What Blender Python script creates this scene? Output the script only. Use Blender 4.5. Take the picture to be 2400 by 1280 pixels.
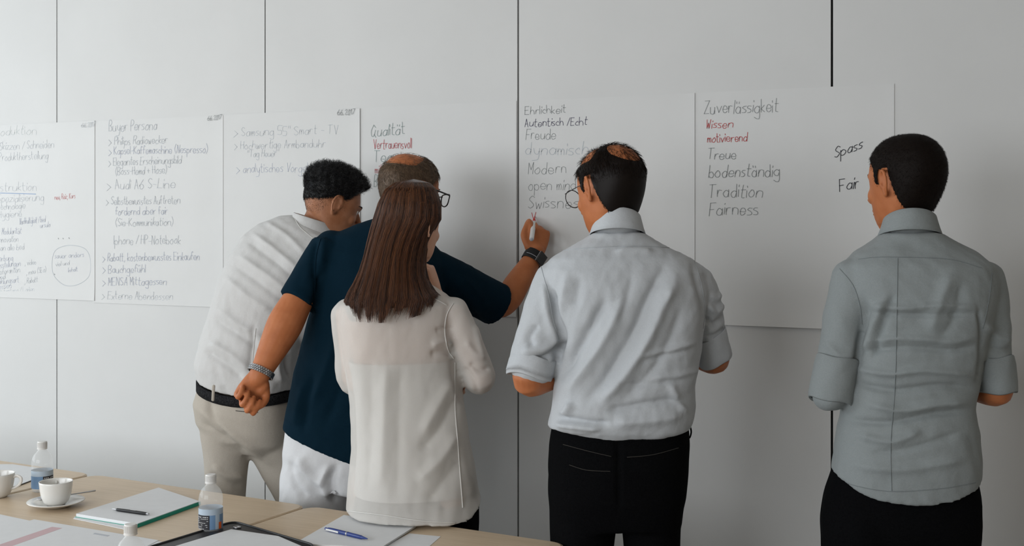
import bpy, bmesh, math, random
import numpy as np
from mathutils import Vector, Matrix
from mathutils.bvhtree import BVHTree

random.seed(7); RNG = np.random.default_rng(7)
for o in list(bpy.data.objects): bpy.data.objects.remove(o)
SC = bpy.context.scene; COL = SC.collection

# ------------------------------------------------------------------ camera, light, exposure
FPX, HZ, CAMZ, YAW = 2800.0, 520.0, 1.57, math.radians(24.63)
cam = bpy.data.cameras.new('camera'); camo = bpy.data.objects.new('camera', cam); COL.objects.link(camo)
camo.location = (0, 0, CAMZ); camo.rotation_euler = (math.pi/2, 0, YAW)
cam.sensor_width = 36; cam.lens = FPX*36/2400; cam.shift_y = -120/2400; cam.clip_start = 0.05
SC.camera = camo
w = bpy.data.worlds.new('world'); SC.world = w; w.use_nodes = True
w.node_tree.nodes['Background'].inputs[0].default_value = (0.72, 0.82, 0.95, 1)
w.node_tree.nodes['Background'].inputs[1].default_value = 1.0
def area(name, loc, rot, sx, sy, e, col):
    l = bpy.data.lights.new(name, 'AREA'); l.shape = 'RECTANGLE'; l.size = sx; l.size_y = sy; l.energy = e; l.color = col
    o = bpy.data.objects.new(name, l); COL.objects.link(o); o.location = loc; o.rotation_euler = rot; return o
# daylight coming in through the two window bands (left wall, wall behind the camera)
area('window_left_offscreen', (-6.22, 0.9, 1.8), (0, math.radians(-90), 0), 1.7, 4.2, 90, (0.88, 0.955, 1.0))
area('window_behind_offscreen', (-2.9, -2.62, 1.8), (math.radians(90), 0, 0), 4.2, 1.7, 132, (0.95, 0.975, 1.0))
SC.view_settings.view_transform = 'Standard'; SC.view_settings.look = 'None'
SC.view_settings.gamma = 1; SC.view_settings.use_curve_mapping = False
SC.view_settings.exposure = 0.12

# ------------------------------------------------------------------ frames
Fv = np.array([-math.sin(YAW), math.cos(YAW), 0.0]); Rv = np.array([math.cos(YAW), math.sin(YAW), 0.0]); Uv = np.array([0, 0, 1.0])
CAMP = np.array([0, 0, CAMZ]); YW = 3.78; TZ = 0.74
A = lambda *v: np.array(v, float)
def at(px, py, Z): return CAMP + Fv*Z + Rv*((px-1200)/FPX*Z) - Uv*((py-HZ)/FPX*Z)
def on_table(px, py, h=0.0): return at(px, py, (CAMZ-TZ-h)*FPX/(py-HZ))
def on_wall(px, py, off=0.0):
    d = at(px, py, 1.0)-CAMP; return CAMP+d*((YW-off)/d[1])
def project(V):
    d = V-CAMP; Z = d@Fv; return np.stack([1200+FPX*(d@Rv)/Z, HZ-FPX*(d@Uv)/Z], 1)
def unit(v): v = np.asarray(v, float); return v/np.linalg.norm(v)
def facing(alpha):   # alpha degrees to the right of the viewing direction -> (right, forward)
    a = math.radians(alpha); return Rv*math.cos(a)-Fv*math.sin(a), Fv*math.cos(a)+Rv*math.sin(a)

# ------------------------------------------------------------------ materials
def mat(name, col, rough=0.6, spec=0.3, noise=None, bump=None, metal=0, sss=0, trans=0, alpha=1, sheen=0, island=None, wave=None):
    m = bpy.data.materials.new(name); m.use_nodes = True; nt = m.node_tree; N = nt.nodes; L = nt.links
    b = N['Principled BSDF']; b.inputs['Roughness'].default_value = rough; b.inputs['Metallic'].default_value = metal
    b.inputs['Specular IOR Level'].default_value = spec; b.inputs['Base Color'].default_value = (*col, 1)
    b.inputs['Alpha'].default_value = alpha; b.inputs['Transmission Weight'].default_value = trans
    if sss: b.inputs['Subsurface Weight'].default_value = sss; b.inputs['Subsurface Radius'].default_value = (0.01, 0.004, 0.002); b.inputs['Subsurface Scale'].default_value = 1
    if sheen: b.inputs['Sheen Weight'].default_value = sheen
    tc = N.new('ShaderNodeTexCoord')
    if noise:
        sc, col2, st = noise[:3]
        mp = N.new('ShaderNodeMapping'); mp.inputs['Scale'].default_value = st; L.new(tc.outputs['Object'], mp.inputs[0])
        nz = N.new('ShaderNodeTexNoise'); nz.inputs['Scale'].default_value = sc; nz.inputs['Detail'].default_value = 5; L.new(mp.outputs[0], nz.inputs['Vector'])
        rp = N.new('ShaderNodeValToRGB'); rp.color_ramp.elements[0].position = 0.35; rp.color_ramp.elements[1].position = 0.65
        rp.color_ramp.elements[0].color = (*col, 1); rp.color_ramp.elements[1].color = (*col2, 1)
        L.new(nz.outputs[0], rp.inputs[0]); L.new(rp.outputs[0], b.inputs['Base Color'])
    if island:
        g = N.new('ShaderNodeNewGeometry'); rp = N.new('ShaderNodeValToRGB')
        rp.color_ramp.elements[0].color = (*col, 1); rp.color_ramp.elements[1].color = (*island, 1)
        rp.color_ramp.elements[0].position = 0.3; L.new(g.outputs['Random Per Island'], rp.inputs[0]); L.new(rp.outputs[0], b.inputs['Base Color'])
    if bump:
        sc, st, dist = bump
        nz = N.new('ShaderNodeTexNoise'); nz.inputs['Scale'].default_value = sc; nz.inputs['Detail'].default_value = 4; L.new(tc.outputs['Object'], nz.inputs['Vector'])
        bp = N.new('ShaderNodeBump'); bp.inputs['Strength'].default_value = st; bp.inputs['Distance'].default_value = dist
        L.new(nz.outputs[0], bp.inputs['Height']); L.new(bp.outputs[0], b.inputs['Normal'])
    return m
M = {}
M['wall'] = mat('wall_panel_paint', (0.61, 0.61, 0.60), 0.55, 0.22, noise=(3.0, (0.63, 0.63, 0.62), (1, 1, 1)), bump=(900, 0.12, 0.001))
M['joint'] = mat('joint_black', (0.012, 0.012, 0.012), 0.8, 0.1)
M['plaster'] = mat('plaster', (0.50, 0.48, 0.45), 0.8, 0.1, bump=(60, 0.1, 0.002))
M['beige_wall'] = mat('beige_plaster', (0.45, 0.38, 0.30), 0.8, 0.1, bump=(60, 0.1, 0.002))
M['ceiling'] = mat('ceiling_white', (0.72, 0.70, 0.67), 0.9, 0.1, bump=(80, 0.1, 0.002))
M['floor'] = mat('carpet', (0.40, 0.385, 0.36), 0.95, 0.05, noise=(400, (0.48, 0.46, 0.43), (1, 1, 1)), bump=(800, 0.5, 0.004))
M['paper'] = mat('chart_film', (0.62, 0.62, 0.61), 0.5, 0.22, noise=(4.0, (0.64, 0.64, 0.63), (1, 1, 1)), bump=(14, 0.08, 0.004))
M['sheet'] = mat('paper_white', (0.70, 0.71, 0.72), 0.6, 0.2, noise=(30, (0.72, 0.73, 0.74), (1, 1, 1)))
M['oak'] = mat('light_wood', (0.56, 0.435, 0.30), 0.38, 0.3, noise=(6.0, (0.61, 0.48, 0.34), (1.2, 14, 4)))
M['edge'] = mat('table_edge', (0.50, 0.34, 0.20), 0.5, 0.3)
M['steel'] = mat('brushed_steel', (0.45, 0.45, 0.46), 0.35, 0.5, metal=1)
M['skin'] = mat('skin', (0.41, 0.135, 0.050), 0.5, 0.25, noise=(25, (0.47, 0.165, 0.066), (1, 1, 1)), bump=(180, 0.25, 0.001), sss=0.08)
M['skin_dark'] = mat('skin_tan', (0.31, 0.125, 0.058), 0.5, 0.25, noise=(25, (0.38, 0.17, 0.09), (1, 1, 1)), bump=(180, 0.25, 0.001), sss=0.08)
M['skin_fair'] = mat('skin_fair', (0.62, 0.34, 0.22), 0.48, 0.4, noise=(25, (0.66, 0.37, 0.25), (1, 1, 1)), bump=(180, 0.2, 0.001), sss=0.08)
M['shirt_blue'] = mat('cotton_pale_blue', (0.46, 0.48, 0.50), 0.8, 0.15, noise=(350, (0.485, 0.505, 0.525), (1, 1, 1)), bump=(34, 0.38, 0.006), sheen=0.1)
M['shirt_grey'] = mat('cotton_blue_grey', (0.235, 0.258, 0.26), 0.8, 0.15, noise=(350, (0.255, 0.278, 0.28), (1, 1, 1)), bump=(34, 0.38, 0.006), sheen=0.1)
M['shirt_white'] = mat('cotton_white', (0.54, 0.535, 0.525), 0.8, 0.15, noise=(350, (0.565, 0.56, 0.55), (1, 1, 1)), bump=(34, 0.38, 0.006), sheen=0.1)
M['navy'] = mat('jersey_navy', (0.0016, 0.0120, 0.0225), 0.9, 0.08, noise=(600, (0.0024, 0.0155, 0.0280), (1, 1, 1)), bump=(700, 0.3, 0.001))
M['blouse'] = mat('blouse_chiffon', (0.72, 0.695, 0.655), 0.7, 0.2, noise=(500, (0.745, 0.72, 0.68), (1, 1, 1)), bump=(60, 0.12, 0.003), alpha=0.68)
M['camisole'] = mat('camisole_white', (0.66, 0.65, 0.63), 0.7, 0.2)
M['beige'] = mat('chino_beige', (0.40, 0.36, 0.308), 0.85, 0.1, noise=(400, (0.43, 0.388, 0.333), (1, 1, 1)), bump=(80, 0.3, 0.003))
M['whitepants'] = mat('denim_white', (0.60, 0.605, 0.615), 0.85, 0.1, noise=(400, (0.63, 0.635, 0.645), (1, 1, 1)), bump=(50, 0.35, 0.004))
M['black'] = mat('trouser_black', (0.0025, 0.0027, 0.003), 0.9, 0.03, noise=(300, (0.004, 0.0042, 0.0047), (1, 1, 1)), bump=(60, 0.3, 0.003))
M['stitch'] = mat('stitch_dark', (0.05, 0.045, 0.04), 0.8, 0.1)
M['seam_blue'] = mat('seam_blue', (0.43, 0.45, 0.47), 0.8, 0.1)
M['seam_grey'] = mat('seam_grey', (0.195, 0.215, 0.22), 0.8, 0.1)
M['seam_white'] = mat('seam_white', (0.66, 0.645, 0.615), 0.8, 0.1)
M['shoe'] = mat('shoe_leather', (0.02, 0.017, 0.015), 0.4, 0.5)
M['belt'] = mat('belt_woven_black', (0.006, 0.006, 0.007), 0.85, 0.06, noise=(260, (0.028, 0.028, 0.03), (1, 1, 1)))
M['hair_black'] = mat('hair_black', (0.004, 0.004, 0.0045), 0.5, 0.35, island=(0.010, 0.009, 0.009))
M['hair_dark'] = mat('hair_dark_brown', (0.006, 0.0035, 0.0025), 0.55, 0.18, island=(0.022, 0.011, 0.006))
M['hair_buzz'] = mat('hair_buzz_brown', (0.006, 0.0036, 0.0026), 0.65, 0.12, island=(0.018, 0.010, 0.0065))
M['hair_grey'] = mat('hair_grey_brown', (0.045, 0.028, 0.017), 0.5, 0.3, island=(0.21, 0.135, 0.08))
M['hair_auburn'] = mat('hair_auburn', (0.030, 0.011, 0.005), 0.36, 0.45, island=(0.19, 0.068, 0.024))
M['hair_core'] = mat('hair_auburn_core', (0.022, 0.0085, 0.0042), 0.7, 0.05)
M['eye_white'] = mat('eye_white', (0.7, 0.68, 0.65), 0.2, 0.5)
M['iris'] = mat('iris', (0.05, 0.03, 0.02), 0.2, 0.5)
M['gloss_black'] = mat('gloss_black', (0.006, 0.006, 0.007), 0.3, 0.5)
M['rubber'] = mat('rubber_black', (0.010, 0.010, 0.011), 0.6, 0.3)
M['leather'] = mat('leather_black', (0.012, 0.012, 0.013), 0.42, 0.45, bump=(300, 0.3, 0.001))
M['ceramic'] = mat('ceramic_white', (0.72, 0.705, 0.67), 0.15, 0.5)
M['cap'] = mat('cap_white', (0.70, 0.69, 0.67), 0.45, 0.4)
M['green'] = mat('cover_green', (0.0, 0.28, 0.20), 0.45, 0.4)
M['blue_pen'] = mat('pen_blue', (0.012, 0.035, 0.19), 0.3, 0.5)
M['marker'] = mat('marker_white', (0.70, 0.70, 0.69), 0.35, 0.4)
M['red'] = mat('ink_red', (0.58, 0.03, 0.02), 0.5, 0.3)
M['label_blue'] = mat('label_blue', (0.16, 0.27, 0.43), 0.5, 0.3)
M['label_pale'] = mat('label_pale_blue', (0.42, 0.50, 0.58), 0.5, 0.3)
M['label_dark'] = mat('label_dark', (0.03, 0.03, 0.035), 0.5, 0.3)
M['label_navy'] = mat('label_navy', (0.03, 0.07, 0.17), 0.5, 0.3)
M['label_orange'] = mat('label_orange', (0.75, 0.13, 0.02), 0.5, 0.3)
M['print_white'] = mat('print_white', (0.6, 0.6, 0.6), 0.5, 0.3)
M['print_pink'] = mat('print_pink', (0.60, 0.43, 0.45), 0.6, 0.2)
M['print_grey'] = mat('print_grey', (0.48, 0.50, 0.54), 0.6, 0.2)
M['tag_red'] = mat('collar_trim_red', (0.45, 0.05, 0.04), 0.7, 0.1)
for k, c in dict(grey=(0.22, 0.235, 0.235), teal=(0.25, 0.31, 0.30), black=(0.03, 0.032, 0.04), navy=(0.06, 0.055, 0.10), red=(0.46, 0.035, 0.035),
                 faint=(0.44, 0.47, 0.50), faintblue=(0.40, 0.43, 0.51), faintgreen=(0.475, 0.52, 0.515), faintred=(0.55, 0.16, 0.16), palered=(0.50, 0.13, 0.14), blueline=(0.27, 0.36, 0.52)).items():
    M['ink_'+k] = mat('marker_ink_'+k, c, 0.6, 0.2)
def plastic_clear():
    m = bpy.data.materials.new('clear_plastic'); m.use_nodes = True; nt = m.node_tree; N = nt.nodes; L = nt.links
    b = N['Principled BSDF']; b.inputs['Base Color'].default_value = (0.93, 0.95, 0.95, 1); b.inputs['Roughness'].default_value = 0.06
    b.inputs['Specular IOR Level'].default_value = 0.8; b.inputs['Alpha'].default_value = 0.22
    return m
M['clear'] = plastic_clear()
def glass_lens():
    m = bpy.data.materials.new('lens_glass'); m.use_nodes = True
    b = m.node_tree.nodes['Principled BSDF']; b.inputs['Base Color'].default_value = (0.9, 0.92, 0.92, 1); b.inputs['Roughness'].default_value = 0.03
    b.inputs['Alpha'].default_value = 0.08
    return m
M['lens'] = glass_lens()

# ------------------------------------------------------------------ mesh helpers: a "piece" is (V, F)
def join(ps):
    Vs, Fs, n = [], [], 0
    for V, F in ps:
        V = np.asarray(V, float); Vs.append(V); Fs += [tuple(i+n for i in f) for f in F]; n += len(V)
    return np.concatenate(Vs), Fs
def loft(rings, caps=True, closed=False):
    k = len(rings[0]); V = [r for r in rings]; F = []
    m = len(rings)
    for i in range(m if closed else m-1):
        a, b = i*k, ((i+1) % m)*k
        for j in range(k): F.append((a+j, a+(j+1) % k, b+(j+1) % k, b+j))
    V = np.concatenate(V)
    if caps and not closed:
        n = len(V); V = np.vstack([V, rings[0].mean(0), rings[-1].mean(0)])
        e = (m-1)*k
        for j in range(k): F.append((n, (j+1) % k, j)); F.append((n+1, e+j, e+(j+1) % k))
    return V, F
def ring(C, r, f, a, bb, bf, p=2.4, n=40):
    t = np.linspace(0, 2*math.pi, n, endpoint=False); c, s = np.cos(t), np.sin(t)
    x = np.sign(c)*np.abs(c)**(2/p)*a; y = np.sign(s)*np.abs(s)**(2/p); y = np.where(y > 0, y*bf, y*bb)
    return np.asarray(C)+np.outer(x, r)+np.outer(y, f)
def catmull(P, n=6, closed=False):
    P = np.asarray(P, float); m = len(P); out = []
    if m < 3 and not closed: return np.array([P[0]+(P[-1]-P[0])*t for t in np.linspace(0, 1, n+1)])
    for i in range(m if closed else m-1):
        g = (lambda k: P[k % m]) if closed else (lambda k: P[min(max(k, 0), m-1)])
        p0, p1, p2, p3 = g(i-1), g(i), g(i+1), g(i+2)
        for t in np.arange(n)/n:
            out.append(0.5*((2*p1)+(-p0+p2)*t+(2*p0-5*p1+4*p2-p3)*t*t+(-p0+3*p1-3*p2+p3)*t**3))
    if not closed: out.append(P[-1])
    return np.array(out)
def tube(P, rad, sub=5, n=16, flat=1.0, ref=None, closed=False, round_ends=True):
    P = np.asarray(P, float); rad = np.asarray([rad]*len(P) if np.isscalar(rad) else rad, float)
    Q = catmull(np.hstack([P, rad[:, None]]), sub, closed); C, R = Q[:, :3], np.maximum(Q[:, 3], 1e-4)
    T = (np.roll(C, -1, 0)-np.roll(C, 1, 0)) if closed else np.gradient(C, axis=0)
    T /= np.linalg.norm(T, axis=1)[:, None]
    ref = unit(ref if ref is not None else (A(0, 0, 1) if abs(T[0][2]) < 0.9 else A(1, 0, 0)))
    t = np.linspace(0, 2*math.pi, n, endpoint=False); rings = []
    u = unit(ref-T[0]*(ref@T[0]))
    def mk(c, r, u, v): return c+np.outer(np.cos(t)*r, u)+np.outer(np.sin(t)*r*flat, v)
    for i in range(len(C)):
        u = unit(u-T[i]*(u@T[i])); v = np.cross(T[i], u)
        if i == 0 and round_ends and not closed:
            for q in (0.95, 0.75, 0.4): rings.append(mk(C[0]-T[0]*R[0]*q*0.8, R[0]*math.sqrt(1-q*q), u, v))
        rings.append(mk(C[i], R[i], u, v))
        if i == len(C)-1 and round_ends and not closed:
            for q in (0.4, 0.75, 0.95): rings.append(mk(C[i]+T[i]*R[i]*q*0.8, R[i]*math.sqrt(1-q*q), u, v))
    return loft(rings, not closed, closed)
def ell(C, radii, Rm=None, n=20, m=12):
    V = []; 
    for i in range(1, m):
        th = math.pi*i/m
        for j in range(n):
            ph = 2*math.pi*j/n; V.append((math.sin(th)*math.cos(ph), math.sin(th)*math.sin(ph), math.cos(th)))
    V = np.array(V+[(0, 0, 1), (0, 0, -1)])*np.asarray(radii); N = (m-1)*n; F = []
    for i in range(m-2):
        for j in range(n): F.append((i*n+j, (i+1)*n+j, (i+1)*n+(j+1) % n, i*n+(j+1) % n))
    for j in range(n): F.append((N, j, (j+1) % n)); F.append((N+1, (m-2)*n+(j+1) % n, (m-2)*n+j))
    if Rm is not None: V = V@np.asarray(Rm).T
    return V+np.asarray(C), F
def box(lo, hi):
    x0, y0, z0 = lo; x1, y1, z1 = hi
    V = A((x0, y0, z0), (x1, y0, z0), (x1, y1, z0), (x0, y1, z0), (x0, y0, z1), (x1, y0, z1), (x1, y1, z1), (x0, y1, z1))
    return V, [(3, 2, 1, 0), (4, 5, 6, 7), (0, 1, 5, 4), (1, 2, 6, 5), (2, 3, 7, 6), (3, 0, 4, 7)]
def obox(C, ax, ay, az):
    V, F = box((-1, -1, -1), (1, 1, 1)); return np.asarray(C)+V@np.array([ax, ay, az]), F
def prism(poly, z0, z1):
    poly = np.asarray(poly, float); n = len(poly)
    V = np.vstack([np.c_[poly, np.full(n, z0)], np.c_[poly, np.full(n, z1)]])
    return V, [tuple(range(n))[::-1], tuple(range(n, 2*n))]+[(i, (i+1) % n, n+(i+1) % n, n+i) for i in range(n)]
def lathe(prof, C, n=28, closed=False):
    C = np.asarray(C); t = np.linspace(0, 2*math.pi, n, endpoint=False)
    rings = [C+np.stack([np.cos(t)*r, np.sin(t)*r, np.full(n, z)], 1) for r, z in prof]
    return loft(rings, not closed, closed)
def obj(name, VF, m, parent=None, smooth=True, origin=None, auto=None):
    V, F = VF; V = np.asarray(V, float)
    root = parent
    while root is not None and root.parent is not None: root = root.parent
    off = A(*root.location) if root is not None else (np.asarray(origin) if origin is not None else A(0, 0, 0))
    me = bpy.data.meshes.new(name); me.from_pydata((V-off).tolist(), [], F); me.update()
    if smooth: me.shade_smooth()
    if auto:
        try: me.set_sharp_from_angle(angle=math.radians(auto))
        except Exception: pass
    me.materials.append(M[m] if isinstance(m, str) else m)
    o = bpy.data.objects.new(name, me); COL.objects.link(o)
    if parent is not None: o.parent = parent
    elif origin is not None: o.location = origin
    return o
def tag(o, label, cat, group=None):
    o['label'] = label; o['category'] = cat
    if group: o['group'] = group
    return o
def thing(name, loc, label, cat, group=None):
    o = bpy.data.objects.new(name, None); o.empty_display_size = 0.1; COL.objects.link(o); o.location = loc
    return tag(o, label, cat, group)
def struct(o): o['kind'] = 'structure'; return o
def remesh(pieces, voxel, smooth=4, fac=0.5):
    V, F = join(pieces); me = bpy.data.meshes.new('tmp'); me.from_pydata(V.tolist(), [], F); me.update()
    o = bpy.data.objects.new('tmp', me); COL.objects.link(o)
    md = o.modifiers.new('r', 'REMESH'); md.mode = 'VOXEL'; md.voxel_size = voxel
    if smooth: sm = o.modifiers.new('s', 'SMOOTH'); sm.factor = fac; sm.iterations = smooth
    dg = bpy.context.evaluated_depsgraph_get(); ev = o.evaluated_get(dg); m2 = ev.to_mesh()
    n = len(m2.vertices); V2 = np.empty(n*3); m2.vertices.foreach_get('co', V2); F2 = [tuple(p.vertices) for p in m2.polygons]
    ev.to_mesh_clear(); bpy.data.objects.remove(o); bpy.data.meshes.remove(me)
    return V2.reshape(-1, 3), F2
def normals(V, F):
    Fq = np.array([f if len(f) == 4 else (*f, f[2]) for f in F]); N = np.zeros_like(V)
    fn = np.cross(V[Fq[:, 2]]-V[Fq[:, 0]], V[Fq[:, 3]]-V[Fq[:, 1]]); 
    for k in range(4): np.add.at(N, Fq[:, k], fn)
    return N/np.maximum(np.linalg.norm(N, axis=1), 1e-12)[:, None]
def poly_dist(P, line):
    line = np.asarray(line, float); best = np.full(len(P), 1e9); tt = np.zeros(len(P)); L = np.r_[0, np.cumsum(np.linalg.norm(np.diff(line, axis=0), axis=1))]
    for i in range(len(line)-1):
        a, b = line[i], line[i+1]; ab = b-a; t = np.clip(((P-a)@ab)/(ab@ab), 0, 1); d = np.linalg.norm(P-a-t[:, None]*ab, axis=1)
        m = d < best; best[m] = d[m]; tt[m] = (L[i]+t[m]*(L[i+1]-L[i]))/L[-1]
    return best, tt
def folds(V, F, fl, noise=None, seed=0):
    """cloth folds: soft ridges (+mm) and creases (-mm) along lines on the side of the garment seen in the photo"""
    N = normals(V, F); P = project(V); view = CAMP-V; view /= np.linalg.norm(view, axis=1)[:, None]
    face = np.clip(((N*view).sum(1)-0.02)/0.25, 0, 1); D = np.zeros(len(V))
    for amp, wid, line in fl:
        d, t = poly_dist(P, catmull(np.array(line, float), 6)); D += face*amp*0.0017*np.exp(-(d/(wid*.9))**1.7)*np.clip(np.minimum(t, 1-t)*6+0.15, 0, 1)
    if noise:
        r = np.random.default_rng(seed)
        for amp, sc, st in noise:
            X = V*np.asarray(st); acc = np.zeros(len(V))
            wv = 0.25*np.sin(X@r.normal(size=3)*sc*0.6+r.uniform(0, 6))+0.25*np.sin(X@r.normal(size=3)*sc*0.4+r.uniform(0, 6))
            for _ in range(5): acc += np.sin(X@unit(r.normal(size=3))*sc*r.uniform(0.6, 1.5)+wv*4+r.uniform(0, 6))
            D += amp*0.001*acc/5**0.5
    return V+N*D[:, None], F
class Surf:
    def __init__(s, VF): s.b = BVHTree.FromPolygons([Vector(v) for v in VF[0]], VF[1])
    def hit(s, px, py):
        d = unit(at(px, py, 1)-CAMP); h = s.b.ray_cast(Vector(CAMP), Vector(d))
        return (A(*h[0]), A(*h[1])) if h[0] is not None else (None, None)
def ribbon_on(sf, line, wmm, lift=0.0012, sub=22):
    """thin raised strip (seam, stitch line) laid on a garment"""
    pts = [sf.hit(*p) for p in catmull(np.array(line, float), sub)]; pts = [(p+n*lift, n) for p, n in pts if p is not None]
    if len(pts) < 2: return None
    return tube([p for p, n in pts], wmm*0.0005, sub=1, n=6)

# ------------------------------------------------------------------ room
wb = struct(obj('wall_back', box((-6.3, YW+0.012, 0), (2.4, YW+0.12, 2.9)), 'joint', smooth=False))
PW = 1.0672; J0 = -0.643
for i in range(-5, 3):
    x0 = J0+i*PW+0.0026 if i != 0 else J0+0.0045; x1 = J0+(i+1)*PW-0.0026 if i != -1 else J0-0.0030
    if i == -1: x0 = J0-PW+0.0035
    x0 = max(x0, -6.3); x1 = min(x1, 2.4)
    if x1-x0 > 0.05: obj('wall_panel', box((x0, YW, 0.06), (x1, YW+0.014, 2.9)), 'wall', wb, smooth=False)
struct(obj('floor', box((-6.3, -2.7, -0.1), (2.4, YW+0.12, 0)), 'floor', smooth=False))
struct(obj('ceiling', box((-6.3, -2.7, 2.9), (2.4, YW+0.12, 3.0)), 'ceiling', smooth=False))
struct(obj('wall_right', box((2.3, -2.7, 0), (2.4, YW+0.0, 2.9)), 'beige_wall', smooth=False))
def wall_with_opening(name, along, c, lo, hi, o0, o1, z0, z1, th):
    def b(a0, a1, zz0, zz1):
        return box((c, a0, zz0), (c+th, a1, zz1)) if along == 'y' else box((a0, c, zz0), (a1, c+th, zz1))
    return struct(obj(name, join([b(lo, o0, 0, 2.9), b(o1, hi, 0, 2.9), b(o0, o1, 0, z0), b(o0, o1, z1, 2.9)]), 'plaster', smooth=False))
wall_with_opening('wall_left', 'y', -6.3, -2.7, YW, -1.25, 3.05, 0.92, 2.68, 0.1)
wall_with_opening('wall_front', 'x', -2.7, -6.3, 2.4, -5.05, -0.75, 0.92, 2.68, 0.1)
def window(name, along, c, o0, o1, z0, z1):
    b = (lambda a0, a1, q0, q1: box((c, a0, q0), (c+0.05, a1, q1))) if along == 'y' else (lambda a0, a1, q0, q1: box((a0, c, q0), (a1, c+0.05, q1)))
    ps = [b(o0, o1, z0, z0+0.05), b(o0, o1, z1-0.05, z1)]; n = 4
    for k in range(n+1):
        p = o0+(o1-o0-0.05)*k/n; ps.append(b(p, p+0.05, z0+0.05, z1-0.05))
    struct(obj(name, join(ps), 'marker', smooth=False))
window('window_1', 'y', -6.29, -1.25, 3.05, 0.92, 2.68); window('window_2', 'x', -2.69, -5.05, -0.75, 0.92, 2.68)

# ------------------------------------------------------------------ handwriting (single-stroke letters; base 4, x-height 8, ascender c, descender 0)
GL = {'a': '472806143446 4844', 'b': '0c04 072846341405', 'c': '3728061434', 'd': '472806143446 4c44', 'e': '0646381806143445', 'f': '3b2c1a14 0838',
 'g': '472806143446 48412001', 'h': '0c04 0618384644', 'i': '0804 0a0b', 'j': '181100 1a1b', 'k': '0c04 380634', 'l': '0c04', 'm': '0804 06182724 26384744', 'n': '0804 0618384744',
 'o': '28061434463828', 'p': '0800 072846341405', 'q': '472806143446 4840', 'r': '0804 061838', 's': '38180726352404', 't': '1c152434 0939', 'u': '0805143446 4844', 'v': '082448',
 'w': '0814273448', 'x': '0844 4804', 'y': '08153446 48411000', 'z': '08480444',
 'A': '042c44 1737', 'B': '040c3c4a2808 28463404', 'D': '0c0424474a2c0c', 'E': '4c0c0444 0838', 'F': '4c0c04 0838', 'G': '4b2c080616344748 4828', 'H': '0c04 4c44 0848', 'I': '0c04',
 'K': '0c04 4c0844', 'L': '0c0444', 'M': '040c274c44', 'N': '040c444c', 'P': '040c3c4a2808', 'Q': '2c08143448 4a2c 3553', 'R': '040c3c4a2808 2844', 'S': '4b2c0a28462405', 'T': '0c5c 2c24',
 'V': '0c244c', 'W': '0c1429344c', 'Z': '0c4c0444', '0': '2c08143448 482c', '1': '0a2c24', '2': '0a2c4a0444', '5': '4c0c0838463404', '6': '3c0706143446280706', '7': '0c4c14',
 '>': '0946 4603', '/': '043c', '-': '0737', '(': '2d0823', ')': '0d2803', '"': '0c0a 2c2a', ',': '1402', '.': '0405', '+': '0747 2925', '=': '0848 0646'}
for a, b in (('ä', 'a'), ('ö', 'o'), ('ü', 'u')): GL[a] = GL[b]+' 1a1b 3a3b'
SHARP = set('AEFHIKLMNTVWZvwxzk17>/-+=il')
def writing(parent, text, p0, p1, xh, ink, width=2.0, off=0.0027, seed=1):
    """one written line on a chart sheet; p0/p1 baseline ends, xh the x-height (photo pixels at the wall's distance)"""
    r = random.Random(hash(text) % 999 if False else sum(map(ord, text))+seed)
    if text.startswith('6.6'): off = .0055
    a = on_wall(*p0, off); b = on_wall(*p1, off); top = on_wall(p0[0], p0[1]-xh, off); h = (top[2]-a[2])/4.0
    adv, strokes, wi = 0.0, [], 0
    for ch in text:
        if ch == ' ': adv += 3.2; wi += 1; continue
        g = GL.get(ch, GL['o']); mx = 0; dy = r.uniform(-0.5, 0.5); sl = 0.08+r.uniform(-0.12, 0.12); kx = r.uniform(0.9, 1.12)
        for st in g.split(' '):
            pts = [(int(st[i], 16)*kx, int(st[i+1], 16)-4+dy) for i in range(0, len(st), 2)]; mx = max(mx, max(p[0] for p in pts))
            pts = [(x+r.uniform(-0.15, 0.15)+sl*y+adv, y+r.uniform(-0.18, 0.18)) for x, y in pts]
            strokes += [(wi, np.array(pts[q:q+2])) for q in range(len(pts)-1)] if (ch in SHARP or len(pts) < 3) else [(wi, catmull(pts, 4))]
        adv += mx+1.5
    ex = (b-a)/max(adv-1.5, 1); hw = width*.56/2/640; words = {}
    for k, s in strokes:
        V, F = words.setdefault(k, ([], []))
        P = np.array([a+ex*x+A(0, 0, h*y) for x, y in s]); T = np.gradient(P, axis=0); T /= np.maximum(np.linalg.norm(T, axis=1), 1e-9)[:, None]
        Nn = np.stack([-T[:, 2], T[:, 1]*0, T[:, 0]], 1)*hw; n0 = len(V)
        P[0] -= T[0]*hw; P[-1] += T[-1]*hw
        for p, q in zip(P, Nn): V += [p+q, p-q]
        F += [(n0+2*i, n0+2*i+2, n0+2*i+3, n0+2*i+1) for i in range(len(P)-1)]
    for V, F in words.values(): obj('handwriting', (np.array(V), F), 'ink_'+ink, parent, smooth=False)
def stroke_line(parent, pts, ink, width=2.0, off=0.0027, name='drawn_line', closed=False):
    P = np.array([on_wall(x, y, off) for x, y in catmull(np.array(pts, float), 6, closed)]); T = np.gradient(P, axis=0); T /= np.linalg.norm(T, axis=1)[:, None]; hw = width/2/640
    Nn = np.stack([-T[:, 2], T[:, 1]*0, T[:, 0]], 1)*hw; V = []
    for p, q in zip(P, Nn): V += [p+q, p-q]
    F = [(2*i, 2*i+2, 2*i+3, 2*i+1) for i in range(len(P)-1)]
    if closed: F.append((2*len(P)-2, 0, 1, 2*len(P)-1))
    return obj(name, (np.array(V), F), 'ink_'+ink, parent, smooth=False)

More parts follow.
